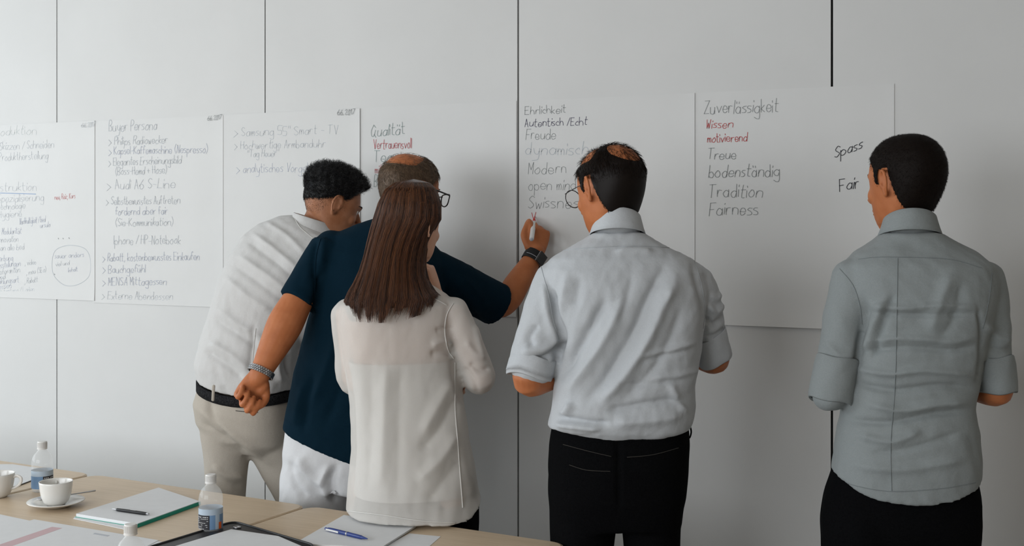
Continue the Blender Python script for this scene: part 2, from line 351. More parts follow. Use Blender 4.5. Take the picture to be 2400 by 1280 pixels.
# ------------------------------------------------------------------ chart sheets
GRP = 'white chart sheets in a row on the wall'
def chart(xl, xr, zt, zb, label, layer=0, curl_r=0.004, curl_b=0.003, tilt=0.0):
    nx, nz = 24, 24; V = []; th = 0.0006
    for side in (0, 1):
        for j in range(nz+1):
            for i in range(nx+1):
                u, v = i/nx, j/nz; off = 0.0008+layer*0.0008+curl_r*max(0, (u-0.93)/0.07)**2+curl_b*max(0, (v-0.9)/0.1)**2*(0.4+0.6*u)
                x = xl+(xr-xl)*u; z = zt+(zb-zt)*v+tilt*(u-0.5)
                V.append((x, YW-off-th*side, z))
    k = (nx+1)*(nz+1); F = []
    for j in range(nz):
        for i in range(nx):
            a = j*(nx+1)+i; F.append((a, a+1, a+nx+2, a+nx+1)); F.append((k+a, k+a+nx+1, k+a+nx+2, k+a+1))
    rim = [i for i in range(nx+1)]+[j*(nx+1)+nx for j in range(1, nz+1)]+[nz*(nx+1)+i for i in range(nx-1, -1, -1)]+[j*(nx+1) for j in range(nz-1, 0, -1)]
    for i in range(len(rim)): a, b = rim[i], rim[(i+1) % len(rim)]; F.append((b, a, k+a, k+b))
    o = obj('chart_sheet', (np.array(V), F), 'paper', origin=((xl+xr)/2, YW, zb), auto=30); return tag(o, label, 'paper sheet', GRP)
EX = lambda px, py=500: on_wall(px, py)[0]
ZT, ZB = 1.989, 1.239
s1 = chart(EX(-75), EX(223), ZT, ZB+0.004, 'white chart sheet with small faint writing, a ring and a red note', 1, 0.001, 0.002)
s2 = chart(EX(219), EX(524), ZT-0.002, ZB-0.004, 'white chart sheet of faint blue lines headed Buyer Persona', 0, 0.0022, 0.003)
s3 = chart(EX(523), EX(845), ZT, ZB, 'white chart sheet reading Smart-TV and Armbanduhr behind the dark curly head', 1, 0.003, 0.002)
s4 = chart(EX(843), EX(1211), ZT+0.001, ZB, 'white chart sheet headed Qualität and Vertrauensvoll', 0, 0.001, 0.002)
s5 = chart(EX(1218.5), EX(1629), ZT, ZB+0.001, 'white chart sheet headed Ehrlichkeit, being written on in red', 1, 0.0018, 0.002)
s6 = chart(EX(1628), EX(2096), ZT, ZB, 'white chart sheet with Zuverlässigkeit, Tradition, Spass and Fair on it', 0, 0.0008, 0.022)
W = writing
for t in [('Produktion', (-22, 318), (85, 314), 10, 'faintgreen'), ('> Skizzen / Schneiden', (-14, 352), (126, 346), 9, 'faint'), ('> Produktherstellung', (-14, 377), (112, 372), 9, 'faint'),
          ('Konstruktion', (-34, 449), (85, 446), 10, 'faint'), ('> Spezialisierung', (-20, 474), (102, 470), 9, 'faint'), ('> Technologie', (-18, 492), (58, 489), 8, 'faint'), ('> Hygiene', (-18, 511), (50, 507), 8, 'faint'),
          ('Nachhaltigkeit / bed', (46, 526), (106, 520), 7, 'faintblue'), ('ursula', (94, 534), (117, 531), 6, 'faintblue'), ('Modularität', (4, 550), (50, 547), 7, 'faintblue'), ('> Innovation', (-12, 569), (42, 566), 7, 'faint'),
          ('> an alle bed', (-10, 589), (56, 584), 7, 'faint'), ('Werbung', (-8, 613), (30, 610), 7, 'faintblue'), ('Ausstellungen', (-10, 629), (48, 623), 7, 'faintblue'), (', video', (58, 622), (84, 619), 6, 'faint'),
          ('Lieferanten', (-8, 644), (46, 638), 7, 'faint'), (', neu (SEO)', (62, 644), (108, 637), 6, 'faint'), ('und', (-6, 656), (12, 653), 6, 'faint'), ('Zahlungsart', (-8, 667), (44, 661), 7, 'faintblue'), (', Rabatt', (58, 665), (88, 660), 6, 'faint'),
          ('Messen', (-8, 678), (26, 674), 6, 'faintblue'), ('am Empfang / Laden', (-4, 688), (80, 683), 6, 'faint'), ('sauer anders', (128, 606), (196, 602), 6, 'faintblue'), ('viel und', (130, 624), (162, 621), 5, 'faint'), ('Inhalt', (160, 638), (182, 635), 5, 'faintblue'),
          ('6.6. 2017', (190, 299), (222, 296), 5, 'faint')]: W(s1, t[0], *t[1:5], width=1.5)
W(s1, 'neu, Reiz, Kurs', (128, 468), (176, 464), 6, 'faintred', 1.5)
stroke_line(s1, [(-30, 452), (20, 453), (84, 455)], 'blueline', 2.0)
stroke_line(s1, [(122, 612), (132, 585), (165, 575), (200, 584), (212, 612), (208, 648), (180, 668), (150, 668), (126, 645)], 'faint', 1.3, closed=True)
for x, y in ((136, 558), (147, 558), (161, 557), (127, 642)): stroke_line(s1, [(x, y), (x+1.5, y+2.5)], 'grey', 2)
for t in [('Buyer Persona', (255, 308), (366, 303), 12, 'faint'), ('> Philips Radiowecker', (254, 340), (392, 335), 9, 'faint'), ('> Kapsel-Kaffemaschine (Nespresso)', (254, 362), (486, 357), 9, 'faintblue'), ('> Elegantes Erscheinungsbild', (254, 388), (424, 383), 9, 'faint'),
          ('(Boss-Hemd + Hose)', (270, 410), (390, 406), 9, 'faint'), ('> Audi A6 S-Line', (250, 444), (409, 441), 11, 'faint'), ('> Selbstbewusstes Auftreten', (248, 480), (421, 477), 9, 'faint'), ('fordernd aber fair', (270, 504), (392, 501), 9, 'faintblue'),
          ('(Sie-Kommunikation)', (270, 530), (405, 528), 9, 'faint'), ('Iphone / HP-Notebook', (266, 573), (422, 571), 10, 'faint'), ('> Rabatt, kostenbewusstes Einkaufen', (240, 612), (466, 609), 9, 'faintblue'), ('> Bauchgefühl', (240, 640), (340, 638), 9, 'faintblue'),
          ('> MENSA Mittagessen', (240, 669), (389, 667), 9, 'faintblue'), ('> Externe Abendessen', (238, 701), (404, 703), 9, 'faint'), ('6.6. 2017', (486, 283), (518, 279), 5, 'grey')]: W(s2, t[0], *t[1:5], width=1.6)
for t in [('> Samsung 55" Smart - TV', (548, 319), (792, 313), 10, 'faint'), ('> Hochwertige Armbanduhr', (549, 349), (762, 345), 9, 'faint'), ('"Tag Heuer"', (580, 368), (652, 366), 8, 'faint'), ('> analytisches Vorgehen', (554, 404), (748, 402), 10, 'faintblue'), ('6.6. 2017', (790, 270), (830, 268), 6, 'grey')]:
    W(s3, t[0], *t[1:5], width=1.7)
for t in [('Qualität', (869, 319), (948, 313), 13, 'teal', 2), ('Vertrauensvoll', (876, 349), (964, 347), 11, 'palered', 2.1), ('Team', (876, 380), (930, 378), 13, 'teal', 2), ('mitdenkend', (879, 405), (955, 402), 9, 'palered', 1.9), ('Begeisterung', (876, 438), (975, 435), 13, 'teal', 1.8)]: W(s4, *t)
for t in [('Ehrlichkeit', (1230, 268), (1325, 264), 9, 'grey', 2.0), ('Autentisch /Echt', (1230, 297), (1375, 292), 9, 'navy', 2.1), ('Freude', (1232, 326), (1302, 325), 12, 'grey', 1.8), ('dynamisch', (1231, 362), (1378, 361), 14, 'faint', 2.2), ('Modern', (1238, 407), (1326, 405), 13, 'grey', 1.8),
          ('open minded', (1238, 446), (1380, 444), 13, 'grey', 1.7), ('Swissness', (1238, 488), (1370, 486), 14, 'grey', 1.9)]: W(s5, *t)
W(s5, 'V', (1246, 516), (1256, 515), 9, 'red', 2.4)
for t in [('Zuverlässigkeit', (1650, 266), (1823, 262), 15, 'grey', 1.7), ('Wissen', (1655, 300), (1717, 299), 10, 'red', 1.9), ('motivierend', (1658, 333), (1750, 331), 10, 'red', 1.9), ('Treue', (1658, 373), (1724, 372), 12, 'grey', 1.9), ('bodenständig', (1661, 416), (1826, 413), 14, 'grey', 2.0),
          ('Tradition', (1661, 463), (1786, 461), 15, 'grey', 1.9), ('Fairness', (1662, 505), (1776, 502), 15, 'grey', 1.9), ('Spass', (1956, 372), (2020, 346), 12, 'black', 2.4), ('Fair', (1968, 449), (2012, 440), 14, 'black', 2.4)]: W(s6, *t)

# ------------------------------------------------------------------ people: shared builders
def head_frame(yaw, pitch=0, roll=0):
    """yaw: degrees turned right of the viewing direction, pitch: nod down, roll: tilt to the person's right"""
    r, f = facing(yaw); u = Uv.copy(); p = math.radians(pitch); f, u = f*math.cos(p)-u*math.sin(p), u*math.cos(p)+f*math.sin(p)
    q = math.radians(roll); u, r = u*math.cos(q)+r*math.sin(q), r*math.cos(q)-u*math.sin(q)
    return np.stack([r, f, u], 1)
def head_pieces(C, Rm, s=1.0, wide=1.0):
    T = lambda p: C+Rm@(A(*p)*s*A(wide, 1, 1)); E = lambda c, r: ell(T(c), A(*r)*s*A(wide, 1, 1), Rm)
    lv = [(.1185, .010, .004, -.028), (.115, .027, .022, -.048), (.107, .043, .042, -.068), (.092, .058, .062, -.087), (.070, .0690, .077, -.1015), (.045, .0745, .0855, -.108), (.020, .0760, .088, -.1065), (.0, .0750, .0865, -.100),
          (-.020, .0725, .088, -.090), (-.040, .0690, .088, -.076), (-.060, .0640, .0875, -.060), (-.080, .0570, .087, -.042), (-.097, .0465, .084, -.018), (-.109, .031, .078, .012), (-.115, .014, .071, .040)]
    ps = [loft([ring(T((0, 0, z)), Rm[:, 0], Rm[:, 1], w_*s*wide, max(-b_, .002)*s, f_*s, 2.25, 40) for z, w_, f_, b_ in lv[:-2]]), E((0, .055, -.098), (.030, .028, .020))]
    for k in (-1, 1): ps += [E((k*.036, .060, -.024), (.024, .022, .024)), E((k*.012, .098, -.036), (.009, .009, .007))]
    ps += [tube([T((0, .086, .014)), T((0, .098, -.008)), T((0, .112, -.031))], [.007*s, .009*s, .011*s], 3, 10), E((0, .091, -.058), (.023, .009, .006)), E((0, .090, -.069), (.020, .009, .006)),
           tube([T((-.045, .070, .026)), T((-.018, .088, .027)), T((.018, .088, .027)), T((.045, .070, .026))], .0075*s, 4, 8)]
    for k in (-1, 1):   # ears: rim, bowl, lobe
        e = lambda y, z, x: T((k*(.0735+x), y-.006-0.12*z*0-0.22*z*-1*0.6, z))
        ps += [tube([e(.010, -.012, .002), e(.012, .016, .003), e(.002, .031, .007), e(-.014, .028, .017), e(-.020, .007, .021), e(-.014, -.014, .017), e(-.002, -.030, .009), e(.007, -.026, .003)], [.0035*s, .004*s, .0045*s, .005*s, .005*s, .0045*s, .0055*s, .004*s], 5, 8),
               E((k*.0715, -.008, .002), (.0042, .014, .024)), E((k*.078, -.006, -.022), (.005, .0075, .009)), E((k*.079, .006, -.003), (.004, .004, .007))]
    return ps
def hand_pieces(Wp, u, n, left, curls, thumb, s=1.0, spread=0.0):
    u = unit(u); n = unit(n-u*(np.asarray(n)@u)); sd = np.cross(u, n)*(-1 if left else 1); ps = []
    ps.append(loft([ring(Wp+u*t*s, sd, n, a*s, b*s, b*s, 2.6, 20) for t, a, b in ((-.02, .026, .019), (.0, .028, .0195), (.03, .036, .019), (.06, .041, .0165), (.085, .041, .014), (.094, .036, .011))]))
    ps.append(ell(Wp+(u*.035+sd*.026+n*.012)*s, A(.015, .026, .014)*s, np.stack([sd, u, n], 1)))
    for i in range(4):
        k = (0.97, 1.05, 0.98, 0.80)[i]; p = Wp+(u*(.088, .092, .089, .081)[i]+sd*(.031-.0205*i))*s; pts, rad, ang = [p-u*.01*s], [.0095*s], 0
        pts.append(p); rad.append(.0095*s)
        for L, c, r in zip((.043, .027, .022), curls[i], (.0088, .008, .0068)):
            ang += math.radians(c); d = unit(u*math.cos(ang)+n*math.sin(ang)+sd*spread*(1.5-i)); p = p+d*L*k*s; pts.append(p); rad.append(r*s)
        ps.append(tube(pts, rad, 5, 10))
    p = Wp+(u*.02+sd*.028)*s; pts, rad = [p], [.013*s]
    for (cu, cs, cn), L, r in zip(thumb, (.042, .032, .026), (.0115, .010, .0085)): p = p+unit(u*cu+sd*cs+n*cn)*L*s; pts.append(p); rad.append(r*s)
    ps.append(tube(pts, rad, 5, 10)); return ps
FIST = [(75, 95, 70)]*4
def arm(S, E, Wr, r=(.036, .037, .037, .043, .036, .027)):
    S, E, Wr = map(np.asarray, (S, E, Wr)); d1, d2 = unit(E-S), unit(Wr-E)
    return tube([S, S+(E-S)*.45, E-d1*.05, E, E+d2*.06, E+(Wr-E)*.5, Wr], [r[0], r[1], r[2], r[2]*1.02, r[3], r[4]+.002, r[5]], 5, 16)
def core(rings_, shrink=0.86): 
    out = []
    for rg in rings_: c = rg.mean(0); out.append(c+(rg-c)*shrink)
    return loft(out)
def leg_core(H, K, An): return tube([H, K, An], [.06, .04, .033], 6, 14)
def shoe(An, fwd):
    f = unit(A(fwd[0], fwd[1], 0)); r = np.cross(f, Uv); b = A(An[0], An[1], 0)
    rings = [ring(b+f*t+Uv*(h/2), r, Uv, a, h/2, h/2, 3, 20) for t, a, h in ((-.075, .026, .05), (-.06, .036, .085), (0, .038, .095), (.06, .042, .075), (.12, .046, .055), (.165, .038, .045), (.19, .015, .03))]
    return loft(rings)
def trouser_leg(pts, rad): return tube(pts, rad, 6, 22)
def mask_short(P, table, crown=None):
    """hair amount 0..1 for points in head space (m); table: (y, lowest z) of the hairline"""
    ys, zs = zip(*table); h = np.interp(P[:, 1], ys, zs); m = np.clip((P[:, 2]-h)/0.012, 0, 1)
    m *= np.clip((P[:, 2]+0.12)/0.01, 0, 1)
    ear = (np.abs(P[:, 0]) > .0765) & (P[:, 1] > -.045) & (P[:, 1] < .022) & (P[:, 2] > -.05) & (P[:, 2] < .034); m = np.where(ear, 0, m)
    if crown is not None: m = m*crown(P)
    return m
HAIRLINE = [(-.14, -.098), (-.055, -.094), (-.038, -.07), (-.026, -.02), (-.014, .034), (.004, .034), (.010, -.006), (.026, -.004), (.032, .032), (.05, .050), (.075, .072), (.095, .088), (.2, .12)]
def strands(roots, d0, d1, L, r0, r1=None, n=4, sides=3, curl=0.0, seed=0):
    """tapered hair strands as one mesh"""
    rg = np.random.default_rng(seed); m = len(roots); L = np.broadcast_to(L, (m,))[:, None]; V = np.zeros((m, n, sides, 3)); r1 = r0*0.35 if r1 is None else r1
    side = np.cross(d0, d1+1e-3*rg.normal(size=(m, 3))); side /= np.maximum(np.linalg.norm(side, axis=1), 1e-9)[:, None]; up = np.cross(side, d0); P = roots.copy()
    ph = rg.uniform(0, 6.28, (m, 1))
    for i in range(n):
        t = i/(n-1); d = d0*(1-t)+d1*t; c = P+(side*np.sin(ph+t*7)+up*np.cos(ph+t*7))*curl*t; r = r0*(1-t)+r1*t
        for k in range(sides): a = 2*math.pi*k/sides; V[:, i, k] = c+(side*math.cos(a)+up*math.sin(a))*r
        P = P+d/np.maximum(np.linalg.norm(d, axis=1), 1e-9)[:, None]*L/(n-1)
    idx = np.arange(m*n*sides).reshape(m, n, sides); F = []
    for i in range(n-1):
        for k in range(sides):
            F.append(np.stack([idx[:, i, k], idx[:, i, (k+1) % sides], idx[:, i+1, (k+1) % sides], idx[:, i+1, k]], -1))
    return V.reshape(-1, 3), [tuple(f) for f in np.concatenate(F).tolist()]
def short_hair(body, C, Rm, s, maskf, n, shell, length, r0, lay, seed, curl=0.0, matname='hair_dark', parent=None, lift=0.35, jit=0.25, shellmask=None):
    V, F = body; N = normals(V, F); P = (V-C)@Rm/s; near = (np.linalg.norm(P, axis=1) < .155); m = np.zeros(len(V)); m[near] = (shellmask or maskf)(P[near])
    keep = m > 0.02; idx = -np.ones(len(V), int); FF = [f for f in F if all(keep[list(f)])]; us = sorted({i for f in FF for i in f}); idx[us] = np.arange(len(us))
    sh = shell(P[us]) if callable(shell) else shell
    Vs = V[us]+N[us]*(-.003+(sh+.003)*m[us])[:, None]; ps = [(Vs, [tuple(idx[list(f)]) for f in FF])]
    rg = np.random.default_rng(seed); tri = np.array([f[:3] for f in F]); cen = V[tri].mean(1); Pm = (cen-C)@Rm/s; nn = np.linalg.norm(Pm, axis=1) < .155
    w = np.zeros(len(F)); w[nn] = maskf(Pm[nn]); w /= w.sum(); pick = rg.choice(len(F), n, p=w); b = rg.dirichlet((1, 1, 1), n); root = (V[tri[pick]]*b[:, :, None]).sum(1); nor = N[tri[pick]].mean(1); Pl = (root-C)@Rm/s
    shl = (shell(Pl) if callable(shell) else shell); root = root+nor*(np.maximum(shl*maskf(Pl)-.002, 0))[:, None] if not np.isscalar(shl) else root+nor*max(shl-.002, 0)
    flow = lay(Pl)@Rm.T+rg.normal(size=(n, 3))*jit; flow -= nor*(flow*nor).sum(1)[:, None]; flow /= np.maximum(np.linalg.norm(flow, axis=1), 1e-9)[:, None]
    d0 = flow*(1-lift)+nor*lift; d1 = flow*(1-lift*.4)+nor*lift*.2; d0 /= np.linalg.norm(d0, axis=1)[:, None]; Ls = (length(Pl) if callable(length) else length)*rg.uniform(.6, 1.15, n)
    ps.append(strands(root, d0, d1, Ls, r0, n=4, curl=curl, seed=seed)); return obj('hair', join(ps), matname, parent)
def eyes(C, Rm, s, root):
    for k in (-1, 1):
        e = obj('eye', ell(C+Rm@(A(k*.031, .072, .008)*s), A(.0115, .0115, .0115)*s, Rm, 14, 8), 'eye_white', root); obj('iris', ell(C+Rm@(A(k*.031, .0815, .008)*s), A(.005, .0032, .005)*s, Rm, 12, 6), 'iris', e)
        obj('eyebrow', tube([C+Rm@(A(k*q, y, z)*s) for q, y, z in ((.014, .0945, .028), (.03, .0895, .032), (.048, .074, .028))], [.0018*s, .0022*s, .0014*s], 4, 6), 'hair_dark', root)
def collar(neckC, r, f, a, bb, bf, h, m, root, rise_back=0.0, flare=0.012, gap=0.45, tiltf=0.0):
    """turned-down shirt collar: inner stand and outer fall, open at the front"""
    n = 48; t = np.linspace(-math.pi/2-math.pi+gap/2+0.0, math.pi/2-gap/2, n)  # from front round the back to the front
    t = np.linspace(math.pi/2+gap/2, math.pi/2+2*math.pi-gap/2, n); rings = []
    prof = [(0.000, -.035), (0.001, h*.55), (0.002, h*.97), (0.004, h), (0.0065, h*.96), (0.010, h*.62), (flare*.75, h*.2), (flare, -h*.16), (flare-.002, -h*.19), (flare*.6, h*.12), (0.005, h*.45), (0.003, -.035)]
    V = []
    for ti in t:
        c, s_ = math.cos(ti), math.sin(ti); bk = 0.5-0.5*s_
        for o_, z in prof: V.append(np.asarray(neckC)+r*(a+o_)*c+f*((bf if s_ > 0 else bb)+o_)*s_+Uv*(z*(0.65+0.35*bk)+rise_back*bk-tiltf*s_))
    k = len(prof); F = [(i*k+j, i*k+(j+1) % k, (i+1)*k+(j+1) % k, (i+1)*k+j) for i in range(n-1) for j in range(k)]
    F += [tuple(range(k))[::-1], tuple((n-1)*k+j for j in range(k))]
    return obj('collar', (np.array(V), F), m, root)
def band(C, axis, rx, ry, ref, prof, n=40, a0=0, a1=2*math.pi):
    """strap lying round a wrist: prof = (outward, along) closed section"""
    axis = unit(axis); x = unit(ref-axis*(ref@axis)); y = np.cross(axis, x); full = a1-a0 > 6.28; t = np.linspace(a0, a1, n, endpoint=not full)
    rings = [np.array([C+x*(rx+o_)*math.cos(ti)+y*(ry+o_)*math.sin(ti)+axis*l for o_, l in prof]) for ti in t]
    return loft(rings, True, full)
def cuffs(lst, m, parent, seed=0):
    """rolled-up shirt cuffs: overlapping turned bands with a slightly uneven edge"""
    for k, (S, E, rr, l, e) in enumerate(lst):
        d = unit(E-S); r_ = np.random.default_rng(seed+k); ref = unit(np.cross(d, Fv)); u, v = ref, np.cross(d, ref); t = np.linspace(0, 2*math.pi, 48, endpoint=False); rings = []
        ph = r_.uniform(0, 6, 4)
        for o_, h in ((.93, -l+.004), (.985, -l), (1.015, -l+.003), (1.035, -l*.75), (1.025, -l*.5), (1.035, -l*.25), (1.02, e-.012), (.995, e-.003), (.96, e), (.92, e-.006)):
            w_ = 1+.018*np.sin(3*t+ph[0]+h*40)+.012*np.sin(7*t+ph[1]-h*60); hh = h+.006*np.sin(t+ph[2])+.003*np.sin(3*t+ph[3])
            rings.append(E+np.outer(np.cos(t)*rr*o_*w_, u)+np.outer(np.sin(t)*rr*o_*w_, v)+np.outer(hh, d))
        obj('cuff', loft(rings, False), m, parent)
def rows(spec, alpha, p=2.4):
    """torso rings from (py, left px, right px, Z, back depth, front depth)"""
    r, f = facing(alpha); out = []
    for py, l, rr, Z, bb, bf in spec: out.append(ring(at((l+rr)/2, py, Z), r, f, (rr-l)/2*Z/FPX, bb, bf, p))
    return out
def belt_strip(rg_low, rg_high, out=0.004):
    c0, c1 = rg_low.mean(0), rg_high.mean(0); e = lambda rg, c, k: c+(rg-c)*(1+k/0.16)
    return loft([e(rg_low, c0, -.01), e(rg_low, c0, out), e(rg_high, c1, out), e(rg_high, c1, -.01)], False, True)

# ------------------------------------------------------------------ man in the blue-grey shirt, buzz cut (beside the words Spass and Fair)
def man_grey():
    al = 10; r, f = facing(al); Z = 2.95; base = at(2122, 1000, Z); base[2] = 0
    root = thing('person', base, 'man with dark buzz cut in untucked blue-grey shirt, sleeves rolled, facing Spass and Fair', 'person', 'people at the wall')
    TR = rows([(1135, 1953, 2290, Z, .125, .13), (1080, 1957, 2291, Z, .13, .13), (1010, 1968, 2286, Z, .125, .125), (950, 1978, 2277, Z, .115, .12), (880, 1990, 2288, Z, .12, .12), (800, 2003, 2305, Z, .13, .125),
               (720, 1992, 2322, Z, .135, .13), (660, 1975, 2330, Z, .13, .12), (620, 1978, 2318, Z, .118, .11), (592, 2005, 2282, Z+.005, .10, .095), (565, 2045, 2236, Z+.01, .082, .08), (545, 2068, 2206, Z+.012, .072, .075)], al, 2.5)
    # curved shirt-tail hem
    bot = TR[0].copy(); c = bot.mean(0); xx = (bot-c)@r/np.abs((bot-c)@r).max(); yy = (bot-c)@f
    bot[:, 2] += -.028*(1-xx**2)+0.018*np.abs(xx)**3+(0.012*(xx < 0)*xx**2); TR[0] = bot
    SL, EL, WL = at(2003, 662, Z+.005), at(1950, 915, Z-.01), at(2080, 885, Z+.20)
    SR, ER, WR = at(2302, 666, Z-.02), at(2338, 915, Z-.02), at(2215, 880, Z+.16)
    def sleeve(S, E, rad): return tube([S+(E-S)*-.06, S+(E-S)*.2, S+(E-S)*.5, S+(E-S)*.75, S+(E-S)*.88], rad, 5, 24)
    shirt = remesh([loft(TR), sleeve(SL, EL, [.056, .059, .054, .050, .051]), sleeve(SR, ER, [.054, .057, .050, .045, .046]), ell(EL+unit(EL-SL)*.012, (.046, .05, .040)), tube([EL, EL+(WL-EL)*.25], .046, 3, 20), ell(at(2010, 660, Z), (.05, .055, .055)), ell(at(2296, 660, Z-.01), (.045, .055, .055))], .0052, 9)
    shirt = folds(*shirt, [(-7, 9, [(2022, 690), (2030, 740), (2010, 830), (1995, 920)]), (8, 14, [(2075, 700), (2050, 760), (2030, 830)]), (-6, 8, [(2095, 690), (2072, 750), (2045, 840)]),
        (6, 7, [(2040, 715), (2120, 722), (2200, 716), (2290, 722)]), (-5, 7, [(2030, 733), (2130, 738), (2290, 738)]), (6, 8, [(2040, 800), (2120, 792), (2230, 800), (2290, 790)]), (-6, 8, [(2010, 826), (2120, 815), (2230, 822), (2290, 812)]),
        (7, 9, [(2000, 862), (2080, 876), (2170, 868), (2285, 880)]), (-7, 9, [(1995, 895), (2090, 915), (2200, 905), (2280, 912)]), (7, 10, [(2030, 945), (2110, 962), (2200, 948), (2275, 942)]), (-7, 9, [(1985, 985), (2080, 990), (2180, 972), (2280, 962)]),
        (6, 10, [(2010, 1020), (2090, 1035), (2160, 1010)]), (-4, 8, [(2040, 1062), (2130, 1052), (2260, 1010)]), (5, 12, [(2000, 1090), (2120, 1100), (2270, 1075)]), (-6, 7, [(2292, 720), (2302, 800), (2290, 900)]),
        (-8, 7, [(1908, 868), (1945, 876), (2000, 862)]), (4, 9, [(1935, 800), (1965, 830), (2005, 835)]), (-4, 7, [(1920, 842), (1960, 852), (2005, 846)]), (-5, 6, [(2305, 850), (2340, 858), (2378, 846)]), (4, 9, [(2310, 760), (2340, 790), (2370, 800)]), (-4, 7, [(2320, 815), (2345, 822), (2375, 815)]),
        (5, 18, [(2230, 640), (2200, 720), (2180, 780)]), (-4, 14, [(2255, 660), (2240, 740), (2200, 800)])], [(1.3, 55, (1, 1, 1.5)), (0.6, 120, (1, 1, 1))], 5)
    so = obj('shirt', shirt, 'shirt_grey', root); sf = Surf(shirt); cuffs([(SL, EL, .053, .080, .030), (SR, ER, .048, .085, .006)], 'shirt_grey', so, 5)
    for ln in ([(2012, 608), (2060, 603), (2150, 604), (2230, 609), (2300, 628)], [(2104, 606), (2102, 740), (2098, 900), (2088, 1040), (2090, 1150)], [(1968, 630), (2000, 670), (2016, 720), (2020, 760)], [(1958, 1122), (2010, 1140), (2090, 1152), (2200, 1146), (2286, 1132)], [(2325, 640), (2318, 700), (2304, 770)]):
        q = ribbon_on(sf, ln, 1.7, .0006)
        if q: obj('seam', q, 'seam_grey', so)
    HC = at(2121, 432, Z+.025); Rm = head_frame(-30, 4, 0); s = 1.0
    neck = tube([at(2128, 580, Z+.02), at(2126, 530, Z+.02), at(2122, 470, Z+.03)], [.060, .0535, .055], 4, 18)
    H1 = ell(at(2122, 1080, Z), (.10, .08, .07)); Hl, Hr = at(2040, 1190, Z), at(2205, 1190, Z)
    Kl, Kr, Al, Ar = [A(*p) for p in ((at(2025, 1, Z)[0], at(2025, 1, Z)[1], .50), (at(2200, 1, Z)[0], at(2200, 1, Z)[1], .50), (at(2015, 1, Z)[0], at(2015, 1, Z)[1], .09), (at(2205, 1, Z)[0], at(2205, 1, Z)[1], .09))]
    body = remesh(head_pieces(HC, Rm, s)+[neck, core(TR[1:], .80), H1, arm(SL, EL, WL), arm(SR, ER, WR), leg_core(Hl, Kl, Al), leg_core(Hr, Kr, Ar), tube([Hl, at(2122, 1100, Z), Hr], .085, 4, 14)]
        + hand_pieces(WL, Fv*.6+Rv*.8, -Rv*.5-Uv*.3+Fv*.2, True, [(30, 40, 30)]*4, [(.8, .5, .3), (.9, .2, .3), (.9, 0, .3)]) + hand_pieces(WR, Fv*.7-Rv*.7, Rv*.4-Uv*.4, False, [(30, 40, 30)]*4, [(.8, .5, .3), (.9, .2, .3), (.9, 0, .3)]), .0042, 3)
    obj('body', body, 'skin', root)
    short_hair(body, HC, Rm, s, lambda P: mask_short(P, HAIRLINE), 9000, .0045, .007, .00032, lambda P: np.stack([P[:, 0]*2, -.3-P[:, 1], -.6+0*P[:, 0]], 1), 3, matname='hair_buzz', parent=root, lift=.6, jit=.5)
    eyes(HC, Rm, s, root)
    collar(at(2132, 552, Z+.012), r, f, .0575, .062, .066, .044, 'shirt_grey', root, rise_back=.008, flare=.020, tiltf=.016)
    TQ = rows([(1300, 1926, 2284, Z, .10, .10), (1220, 1928, 2293, Z, .115, .11), (1150, 1938, 2288, Z, .108, .115), (1090, 1962, 2280, Z, .095, .11)], al, 2.4)
    pants = remesh([loft(TQ), trouser_leg([at(2022, 1220, Z), at(2020, 1330, Z), A(*Kl), A(Al[0], Al[1], .05)], [.10, .098, .075, .062]), trouser_leg([at(2200, 1220, Z), at(2198, 1330, Z), A(*Kr), A(Ar[0], Ar[1], .05)], [.10, .098, .075, .062])], .009, 6)
    obj('trousers', folds(*pants, [], [(1.6, 40, (1, 1, 1))], 3), 'black', root)
    for q in (Al, Ar): obj('shoe', shoe(q, f), 'shoe', root)
man_grey()

